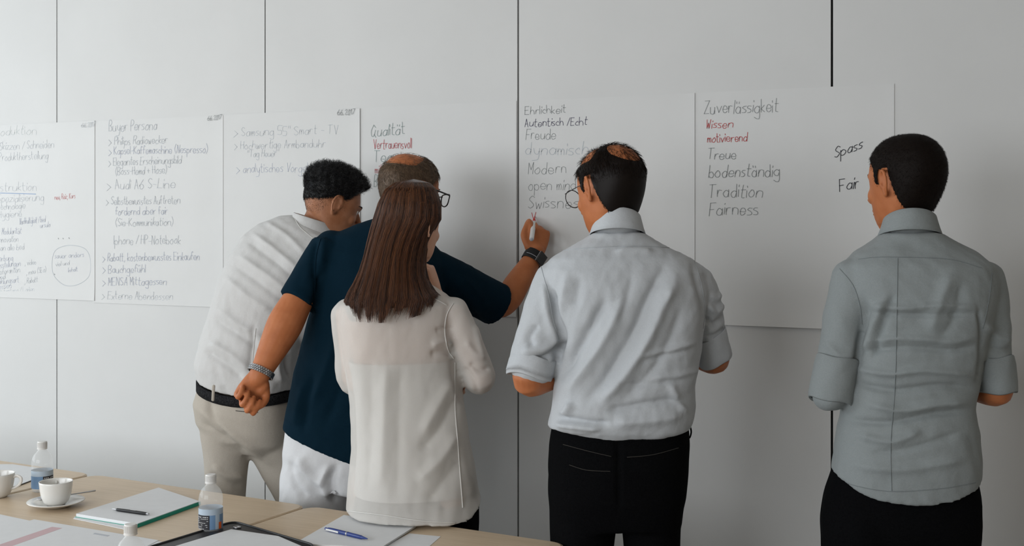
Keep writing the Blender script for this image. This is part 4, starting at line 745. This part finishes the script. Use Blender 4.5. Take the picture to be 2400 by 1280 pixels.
# ------------------------------------------------------------------ man in the white shirt and beige chinos
def man_white():
    al = 24; r, f = facing(al); Z = 4.05; base = at(585, 1000, Z); base[2] = 0
    root = thing('person', base, 'man with short black curly hair bending forward in white shirt and beige chinos', 'person', 'people at the wall')
    TR = rows2([(460, 884, 688, 912, Z, .125, .125), (455, 852, 694, 880, Z, .135, .135), (468, 800, 700, 830, Z, .135, .13), (485, 750, 708, 785, Z, .13, .13), (500, 700, 722, 745, Z, .135, .13), (514, 650, 745, 705, Z, .14, .13), (534, 602, 775, 665, Z, .14, .125),
                (562, 556, 806, 625, Z, .13, .115), (602, 522, 818, 590, Z, .11, .10), (650, 506, 805, 562, Z, .09, .09), (690, 505, 778, 545, Z, .07, .075)], al, 2.5)
    bot = TR[0]; c = bot.mean(0); xx = (bot-c)@r/np.abs((bot-c)@r).max(); bot[:, 2] -= .022*(1-xx**2)
    SL, EL, WL = at(596, 585, Z+.04), at(590, 720, Z+.24), at(670, 800, Z+.36)
    SR, ER, WR = at(788, 630, Z), at(706, 765, Z+.0), at(770, 830, Z+.2)
    shirt = remesh([loft(TR), tube([SL, SL+(EL-SL)*.5, EL, EL+(WL-EL)*.5], [.055, .055, .052, .05], 5, 20), tube([SR, SR+(ER-SR)*.5, ER, ER+(WR-ER)*.4], [.058, .054, .052, .05], 5, 20), ell(at(600, 580, Z), (.06, .06, .055)), ell(at(785, 622, Z), (.055, .06, .055))], .0052, 9)
    shirt = folds(*shirt, [(5, 9, [(560, 600), (620, 640), (700, 700)]), (-4, 9, [(545, 620), (610, 665), (690, 725)]), (5, 8, [(590, 545), (650, 590), (710, 640)]), (-4, 8, [(580, 565), (640, 610), (700, 660)]), (5, 9, [(505, 720), (560, 760), (615, 790)]), (-5, 9, [(500, 745), (560, 785), (610, 815)]),
        (6, 10, [(490, 800), (540, 830), (590, 870)]), (-6, 9, [(480, 820), (530, 855), (570, 890)]), (4, 8, [(620, 520), (670, 550), (720, 600)]), (-5, 8, [(595, 760), (590, 820), (585, 870)]), (5, 8, [(660, 820), (650, 860), (660, 900)]), (-6, 7, [(675, 810), (668, 850), (680, 890)]), (5, 9, [(530, 650), (590, 700), (640, 730)])], [(1.3, 50, (1, 1, 1)), (0.6, 120, (1, 1, 1))], 51)
    so = obj('shirt', shirt, 'shirt_white', root); sf = Surf(shirt)
    for ln in ([(600, 770), (595, 820), (590, 880)], [(690, 512), (705, 535), (735, 560)]):
        q = ribbon_on(sf, ln, 2.0)
        if q: obj('seam', q, 'seam_white', so)
    HC = at(779, 487, Z+.03); Rm = head_frame(68, 20, -4); s = 1.0
    neck = tube([at(735, 560, Z+.02), at(748, 527, Z+.02), at(768, 495, Z+.03)], [.064, .060, .058], 4, 18); gx = lambda px, q=0: at(px, 1, Z+q)
    Hl, Hr = at(525, 1010, Z), at(625, 1020, Z); Kl, Kr, Al, Ar = A(*gx(528)[:2], .5), A(*gx(720, .05)[:2], .5), A(*gx(520)[:2], .09), A(*gx(760, .08)[:2], .09)
    body = remesh(head_pieces(HC, Rm, s)+[neck, core(TR[1:], .80), arm(SL, EL, WL), arm(SR, ER, WR), leg_core(Hl, Kl, Al), leg_core(Hr, Kr, Ar), tube([Hl, at(575, 950, Z), Hr], .06, 4, 14)]
        + hand_pieces(WL, Rv*.8+Fv*.5-Uv*.3, Uv*.2-Fv*.9, True, [(30, 40, 30)]*4, [(.8, .5, .3), (.9, .2, .3), (.9, 0, .3)]) + hand_pieces(WR, Rv*.3+Fv*.9, -Rv*.9, False, [(30, 40, 30)]*4, [(.8, .5, .3), (.9, .2, .3), (.9, 0, .3)]), .0042, 3)
    obj('body', body, 'skin_dark', root); eyes(HC, Rm, s, root)
    HL = [(-.14, -.02), (-.06, .000), (-.02, .020), (.0, .034), (.012, .018), (.03, .03), (.05, .058), (.08, .085), (.2, .12)]
    fade = [(-.14, -.055), (-.05, -.045), (-.03, -.01), (-.012, .03), (.004, .034), (.010, -.014), (.026, -.012), (.032, .03), (.05, .055), (.08, .085), (.2, .12)]
    thick = lambda P: (.002+.026*np.clip((P[:, 2]-.035)/.05, 0, 1))*(1+.16*np.sin(P[:, 0]*150+2*np.sin(P[:, 1]*90))*np.sin(P[:, 1]*170+P[:, 2]*60))+.006*np.clip((P[:, 1]-.02)/.06, 0, 1)*np.clip((P[:, 2]-.05)/.03, 0, 1)
    short_hair(body, HC, Rm, s, lambda P: mask_short(P, HL), 9000, thick, lambda P: .006+.014*np.clip((P[:, 2]-.03)/.05, 0, 1), .0006, lambda P: np.stack([P[:, 0]*2, P[:, 1]*0+.6, P[:, 2]*4], 1), 12, curl=.006, matname='hair_black', parent=root, lift=.85, jit=.9)
    fo = short_hair(body, HC, Rm, s, lambda P: mask_short(P, fade)*.8, 9000, .0005, .0032, .00022, lambda P: np.stack([P[:, 0], -.3+0*P[:, 1], -.6+0*P[:, 0]], 1), 13, matname='hair_black', parent=root, lift=.3, jit=.3, shellmask=lambda P: mask_short(P, HL))
    fo.name = 'hair_fade'
    un = TR[-1]
    collar(at(737, 540, Z+.012), unit(r*1+Uv*-.28), f, .067, .066, .068, .044, 'shirt_white', root, rise_back=.006, flare=.021)
    bl = obj('belt', belt_strip(TR[0]+Uv*-.036, TR[0]+Uv*-.004, .001), 'belt', root); bl['label'] = 'black woven belt'
    TQ = [rg_ for rg_ in rows2([(520, 1052, 655, 1062, Z, .06, .07), (480, 1020, 682, 1035, Z, .115, .11), (457, 990, 686, 1010, Z, .13, .12), (450, 945, 690, 970, Z, .135, .125), (457, 905, 689, 935, Z, .125, .125)], al)]; tp = TR[0]+Uv*-.030; TQ.append(tp.mean(0)+(tp-tp.mean(0))*.975); TQ.pop(-2)
    pants = remesh([loft(TQ), trouser_leg([at(530, 1010, Z), at(531, 1080, Z), A(*gx(528)[:2], .62), A(Kl[0], Kl[1], .48), A(Al[0], Al[1], .05)], [.088, .076, .066, .064, .058]), trouser_leg([at(622, 1010, Z), at(650, 1060, Z+.01), A(*gx(700, .04)[:2], .62), Kr, A(Ar[0], Ar[1], .05)], [.088, .085, .072, .066, .058])], .0075, 5)
    pants = folds(*pants, [(6, 9, [(465, 960), (520, 1000), (590, 1050), (640, 1090)]), (-6, 9, [(470, 990), (520, 1025), (580, 1062)]), (-5, 8, [(490, 930), (500, 980), (540, 1030)]), (6, 8, [(500, 1090), (530, 1115), (575, 1120)]), (-5, 8, [(490, 1110), (530, 1135), (570, 1140)])], [(1.5, 35, (1, 1, 1))], 61); to = obj('trousers', pants, 'beige', root); sp = Surf(pants)
    for ln in ([(553, 963), (580, 966), (604, 967)],):
        q = ribbon_on(sp, ln, 2.2)
        if q: obj('pocket_slit', q, 'stitch', to)
    lp = [at(501, 905, Z-.150), at(500, 918, Z-.154), at(499, 938, Z-.150)]; q = tube(lp, .005, 3, 8, flat=.4, ref=Rv)
    if q: obj('belt_loop', q, 'beige', to)
    for q in (Al, Ar): obj('shoe', shoe(q, f), 'shoe', root)
man_white()

# ------------------------------------------------------------------ tables and what lies on them
E0, E1 = on_table(0, 1079), on_table(1270, 1264); TD = unit(A(E1[0]-E0[0], E1[1]-E0[1], 0)); TN = A(TD[1], -TD[0], 0)   # along the far edge, towards the camera side
def table(pxa, pxb, label):
    def edge(px): y = 1079+(1264-1079)/1270*px; return on_table(px, y)
    a, b = edge(pxa), edge(pxb); L = (b-a)@TD; D = 1.55; root = thing('table', A(*(((a+b)/2+TN*D/2)[:2]), 0), label, 'table', 'pale wooden meeting tables')
    rc = .045; pts = []
    for cx, cy, a0 in ((L-rc, rc, -90), (L-rc, D-rc, 0), (rc, D-rc, 90), (rc, rc, 180)):
        for k in range(7): t = math.radians(a0+15*k); pts.append((cx+rc*math.cos(t), cy+rc*math.sin(t)))
    P = np.array([a+TD*x+TN*y for x, y in pts])[:, :2]; c = P.mean(0); rings = []
    for o_, z in ((-.004, TZ), (0, TZ-.003), (0, TZ-.024), (-.003, TZ-.028)):
        q = c+(P-c)*(1+o_/(.5*L)); rings.append(np.c_[q, np.full(len(q), z)])
    k = len(P); V = np.concatenate(rings); F = [tuple(range(k)), tuple(range(3*k, 4*k))[::-1]]+[(i*k+(j+1) % k, i*k+j, (i+1)*k+j, (i+1)*k+(j+1) % k) for i in range(3) for j in range(k)]
    F = [f[::-1] for f in F]; obj('tabletop', (V, F), 'oak', root, smooth=False)
    for x in (.07, L-.07):
        for y in (.09, D-.09): p = a+TD*x+TN*y; obj('leg', tube([A(p[0], p[1], 0.0), A(p[0], p[1], .35), A(p[0], p[1], TZ-.026)], .022, 2, 16, round_ends=False), 'steel', root)
    for y in (.09, D-.09): p, q = a+TD*.07+TN*y, a+TD*(L-.07)+TN*y; obj('rail', tube([A(p[0], p[1], TZ-.05), A(q[0], q[1], TZ-.05)], .014, 2, 10), 'steel', root)
    return root
table(-330, 218, 'pale wooden table under the two coffee cups'); table(224, 724, 'pale wooden table under the green-edged notepad'); table(729, 1334, 'pale wooden table end under the blue pen, beside the woman')

def flat(name, corners, h0, th, m, label, cat, rc=0.0, group=None):
    """a sheet, pad or folder lying on a table, corners given where they are seen"""
    P = np.array([on_table(x, y, h0)[:2] for x, y in corners]); c = P.mean(0); root = thing(name, A(c[0], c[1], TZ+h0), label, cat, group); return root, P
def slab(P, z0, z1): 
    if np.cross(P[1]-P[0], P[2]-P[1]) < 0: P = P[::-1]
    return prism(P, z0, z1)
def inset(P, k): c = P.mean(0); return c+(P-c)*k
# green-edged pad with black pen
root, P = flat('notepad', [(176, 1214), (322, 1238), (470, 1184), (372, 1151)], 0, .012, 'sheet', 'white writing pad with a green cover edge', 'notepad')
obj('cover', slab(P, TZ+.0005, TZ+.003), 'green', root, smooth=False); c = P.mean(0); Pp = c+(P-c)*.985; e1, e2 = P[1], P[2]; nn_ = (P[0]-P[1])/np.linalg.norm(P[0]-P[1])*.006; obj('spine', slab(np.array([e1, e2, e2+nn_, e1+nn_]), TZ+.003, TZ+.0100), 'green', root, smooth=False)
obj('page', slab(Pp, TZ+.003, TZ+.0115), 'sheet', root, smooth=False)
lp = np.array([on_table(x, y, 0)[:2] for x, y in ((172, 1217), (296, 1243), (322, 1238), (176, 1212))]); obj('loose_page', slab(lp, TZ+.0005, TZ+.002), 'sheet', root, smooth=False)
def on_pad(px, py): return on_table(px, py, .0115+.005)
def pen(name, a, b, m, label, r=.005, click=True):
    d = b-a; L = np.linalg.norm(d); d = unit(d); root = thing(name, a, label, 'pen'); obj('barrel', tube([a+d*L*.14, a+d*L*.3, a+d*L*.8, a+d*L*.93], [r*.9, r, r, r*.85], 3, 14), m, root)
    return root, d, L
p, d, L = pen('ballpoint_pen', on_pad(263, 1193), on_pad(348, 1205), 'gloss_black', 'black ballpoint pen on the green-edged pad', .0048); a = on_pad(263, 1193)
obj('tip', tube([a, a+d*L*.14], [.0012, .0042], 2, 12), 'steel', p); obj('push_button', tube([a+d*L*.94, a+d*L], .003, 2, 10), 'steel', p)
for k in range(6): obj('lettering', obox(a+d*(L*.52+k*.0034)+Uv*.0052-Fv*.0012, d*.0012, unit(np.cross(d, Uv))*.0012, Uv*.0003), 'print_white', p, smooth=False)
# notepad and loose sheet by the woman, blue pen
root, P = flat('notepad', [(806, 1213), (975, 1238), (893, 1290), (690, 1280)], 0, .006, 'sheet', 'white writing pad under the blue pen', 'notepad'); obj('page', slab(P, TZ+.0025, TZ+.007), 'sheet', root, smooth=False); obj('back_board', slab(inset(P, .992), TZ+.0006, TZ+.0025), 'print_grey', root, smooth=False)
root, P = flat('paper_sheet', [(960, 1251), (1033, 1258), (985, 1300), (880, 1292)], 0, .001, 'sheet', 'loose white sheet beside the pad with the blue pen', 'paper'); obj('page', slab(P, TZ+.0002, TZ+.0006), 'sheet', root, smooth=False)
q = lambda px, py: on_table(px, py, .0125); a, b = q(763, 1239), q(861, 1263); p, d, L = pen('ballpoint_pen', b, a, 'blue_pen', 'blue ballpoint pen with white clip on a writing pad', .0055); a = b
obj('tip', tube([a, a+d*L*.14], [.0014, .0046], 2, 12), 'blue_pen', p); obj('ring', tube([a+d*L*.46, a+d*L*.49], .0059, 2, 14, round_ends=False), 'steel', p); obj('push_button', tube([a+d*L*.93, a+d*L], .0034, 2, 10), 'blue_pen', p)
sd = unit(np.cross(d, Uv)); sd = sd if sd@Fv < 0 else -sd
obj('clip', obox(a+d*L*.80+sd*.0062+Uv*.0005, d*L*.15, sd*.0008, Uv*.0022), 'marker', p, smooth=False)
# black folder
root, P = flat('document_folder', [(548, 1229), (745, 1288), (560, 1360), (330, 1296)], 0, .012, 'leather', 'open black leather folder with a white pad clipped in', 'folder')
def rounded(P, rad, n=6):
    out = []; m = len(P)
    for i in range(m):
        a, b, c = P[i-1], P[i], P[(i+1) % m]; u, v = (a-b)/np.linalg.norm(a-b), (c-b)/np.linalg.norm(c-b)
        for t in np.linspace(0, 1, n): out.append((1-t)**2*(b+u*rad)+2*t*(1-t)*b+t*t*(b+v*rad))
    return np.array(out)
Q = rounded(P, .035); obj('cover', slab(Q, TZ+.0005, TZ+.008), 'leather', root, smooth=False)
rim = np.c_[inset(Q, .985), np.full(len(Q), TZ+.009)]; obj('zip_edge', tube(rim, .0032, 1, 8, closed=True), 'leather', root)
Pp = np.array([on_table(x, y, .012)[:2] for x, y in ((542, 1241), (652, 1257), (715, 1284), (556, 1350), (372, 1292))]); obj('page', slab(Pp, TZ+.008, TZ+.0125), 'sheet', root, smooth=False)
cc = on_table(556, 1236, .010); obj('eyelet', tube([cc+Rv*.009*math.cos(t)+Fv*.007*math.sin(t) for t in np.linspace(0, 6.28, 14, endpoint=False)], .0022, 1, 8, closed=True), 'steel', root)
# printed sheets at the near left
root, P = flat('paper_sheet', [(-30, 1200), (74, 1222), (-5, 1252), (-120, 1225)], 0, .001, 'sheet', 'small pale printed sheet near the white cups', 'paper'); obj('page', slab(P, TZ+.0002, TZ+.0008), 'sheet', root, smooth=False)
root, P = flat('paper_sheet', [(80, 1219), (372, 1268), (250, 1330), (-120, 1275)], 0, .001, 'sheet', 'printed sheet with a pink stripe beside the open bottle neck', 'paper'); obj('page', slab(P, TZ+.0012, TZ+.0018), 'sheet', root, smooth=False)
st = np.array([on_table(x, y, .0019)[:2] for x, y in ((122, 1235), (146, 1238), (20, 1283), (-8, 1279))]); obj('printed_stripe', slab(st, TZ+.0018, TZ+.0020), 'print_pink', root, smooth=False)
st = np.array([on_table(x, y, .0019)[:2] for x, y in ((222, 1249), (258, 1255), (252, 1258), (218, 1252))]); obj('printed_mark', slab(st, TZ+.0018, TZ+.0020), 'print_grey', root, smooth=False)
root, P = flat('paper_sheet', [(330, 1262), (384, 1272), (340, 1300), (270, 1290)], 0, .001, 'sheet', 'pale sheet sticking out towards the black folder', 'paper'); obj('page', slab(P, TZ+.0002, TZ+.001), 'sheet', root, smooth=False)
# document behind the cups
root, P = flat('document', [(-90, 1090), (30, 1091), (92, 1100), (74, 1128), (40, 1141), (-120, 1180)], 0, .004, 'sheet', 'white document with dark underside behind the cups', 'paper')
obj('backing', slab(inset(P, 1.012), TZ+.0005, TZ+.0025), 'label_dark', root, smooth=False); obj('page', slab(P, TZ+.0025, TZ+.004), 'sheet', root, smooth=False)

# ------------------------------------------------------------------ cups and bottles
def cup(C, label, saucer_label, hang, with_saucer=True, s=1.0):
    C = A(*C); z = .010 if with_saucer else 0
    if with_saucer:
        sc = thing('saucer', C, saucer_label, 'saucer'); pr = [(0, .002), (.026, .002), (.030, .0), (.036, .001), (.060, .010), (.079, .0165), (.0805, .018), (.079, .0195), (.058, .0145), (.036, .0065), (.028, .006), (0, .006)]
        obj('dish', lathe([(max(r_, .0002), h) for r_, h in pr], C, 40), 'ceramic', sc); z = .0068
    B = C+Uv*z; root = thing('coffee_cup', B, label, 'cup')
    pr = [(.0002, .003), (.021, .003), (.023, .0), (.0275, .001), (.0365, .010), (.0430, .026), (.0470, .046), (.0490, .066), (.0495, .0715), (.0480, .072), (.0465, .069), (.0440, .046), (.0395, .026), (.031, .012), (.014, .007), (.0002, .0065)]
    obj('bowl', lathe([(r_*s, h*s) for r_, h in pr], B, 40), 'ceramic', root)
    d = unit(hang); hp = [B+d*(.043*s)+Uv*.058*s, B+d*(.058*s)+Uv*.064*s, B+d*(.071*s)+Uv*.056*s, B+d*(.068*s)+Uv*.040*s, B+d*(.052*s)+Uv*.028*s, B+d*(.038*s)+Uv*.024*s]
    obj('handle', tube(hp, [.0045, .0045, .005, .0045, .004, .004], 5, 12, flat=.7), 'ceramic', root); return root
c1 = on_table(131, 1188); cup(c1, 'white coffee cup standing on a saucer', 'white saucer under the coffee cup', Fv*.9-Rv*.3, True, .95)
c2 = on_table(-6, 1165); cup(c2, 'white coffee cup with its handle towards the water bottle', '', Rv, False, 1.0)
sp = thing('teaspoon', c1+Uv*.012, 'steel teaspoon lying on the saucer behind the cup', 'spoon'); a, b = at(100, 1176, c1@Fv+.02), at(202, 1156, c1@Fv+.09); a[2] = TZ+.017; b[2] = TZ+.030
a = c1-Rv*.045+Fv*.035+Uv*.018; b = c1+Rv*.088+Fv*.075+Uv*.030
obj('spoon_handle', tube([a, (a+b)/2+Uv*-.001, b], [.0018, .0016, .0026], 4, 8), 'steel', sp); obj('spoon_bowl', ell(a-unit(b-a)*.014, (.016, .010, .003)), 'steel', sp)
def bottle(C, label, rot, kind):
    C = A(*C); root = thing('water_bottle', C, label, 'bottle', 'small plastic water bottles')
    out = [(.0002, .004), (.018, .003), (.026, .0), (.030, .004), (.031, .012), (.0305, .02), (.0315, .03), (.0315, .066), (.0300, .070), (.0315, .074), (.0320, .088), (.0300, .102), (.0245, .114), (.017, .122), (.0128, .127), (.0128, .134)]
    inn = [(r_-.0006 if r_ > .001 else r_, h+.0006) for r_, h in out[::-1]]
    obj('shell', lathe(out+[(.0122, .1346)]+inn[:0], C, 36), 'clear', root)
    cp = [(.0002, .1535), (.0125, .1535), (.0138, .152), (.0142, .134), (.0150, .1335), (.0150, .130), (.0135, .1298), (.0002, .1298)]; co = obj('cap', lathe(cp[::-1], C, 36), 'cap', root, auto=40)
    obj('cap_ribs', join([obox(C+(Rv*math.cos(t)+Fv*math.sin(t))*.0142+Uv*.143, (Rv*math.cos(t)+Fv*math.sin(t))*.0006, Uv*.0075, (-Rv*math.sin(t)+Fv*math.cos(t))*.0007) for t in np.linspace(0, 6.28, 36, endpoint=False)]), 'cap', co, smooth=False)
    def patch(nm, a0, a1, z0, z1, m, o_=.0006):
        t = np.radians(np.linspace(a0+rot, a1+rot, 24)); R0 = .0315+o_; V = [C+Rv*R0*math.cos(x)+Fv*R0*math.sin(x)+Uv*z for z in (z0, z1) for x in t]; return obj(nm, (np.array(V), [(i, i+1, 24+i+1, 24+i) for i in range(23)]), m, root)
    patch('label_upper', 0, 360, .050, .066, 'label_pale'); patch('label_dark_panel', -150, -75, .012, .050, 'label_dark'); patch('label_blue_panel', -75, -48, .012, .050, 'label_blue'); patch('label_pale_panel', -48, -25, .012, .050, 'label_pale'); patch('label_back', -25, 210, .012, .050, 'label_blue')
    if kind: patch('label_orange_panel', -30, -12, .012, .030, 'label_orange', .0009)
    else: patch('label_mountain', -150, -105, .012, .022, 'label_navy', .0009)
    rr = random.Random(3); zz = .046; k = 0
    while zz > .014:   # small print rows
        x = -144; 
        while x < -84: w_ = rr.uniform(4, 11); patch('print', x, min(x+w_, -82), zz-.0014 if k else zz-.0022, zz, 'print_white', .0012) if rr.random() < .8 else None; x += w_+2.5
        zz -= .0052; k += 1
for c, lb, rot, kd in ((on_table(99, 1151), 'clear water bottle with blue label behind the coffee cups', 85, 0), (on_table(494, 1246), 'clear water bottle with dark and orange label beside the black folder', -6, 1), (on_table(306, 1389), 'clear water bottle standing between the printed sheets and the folder', 30, 0)): bottle(c, lb, rot, kd)
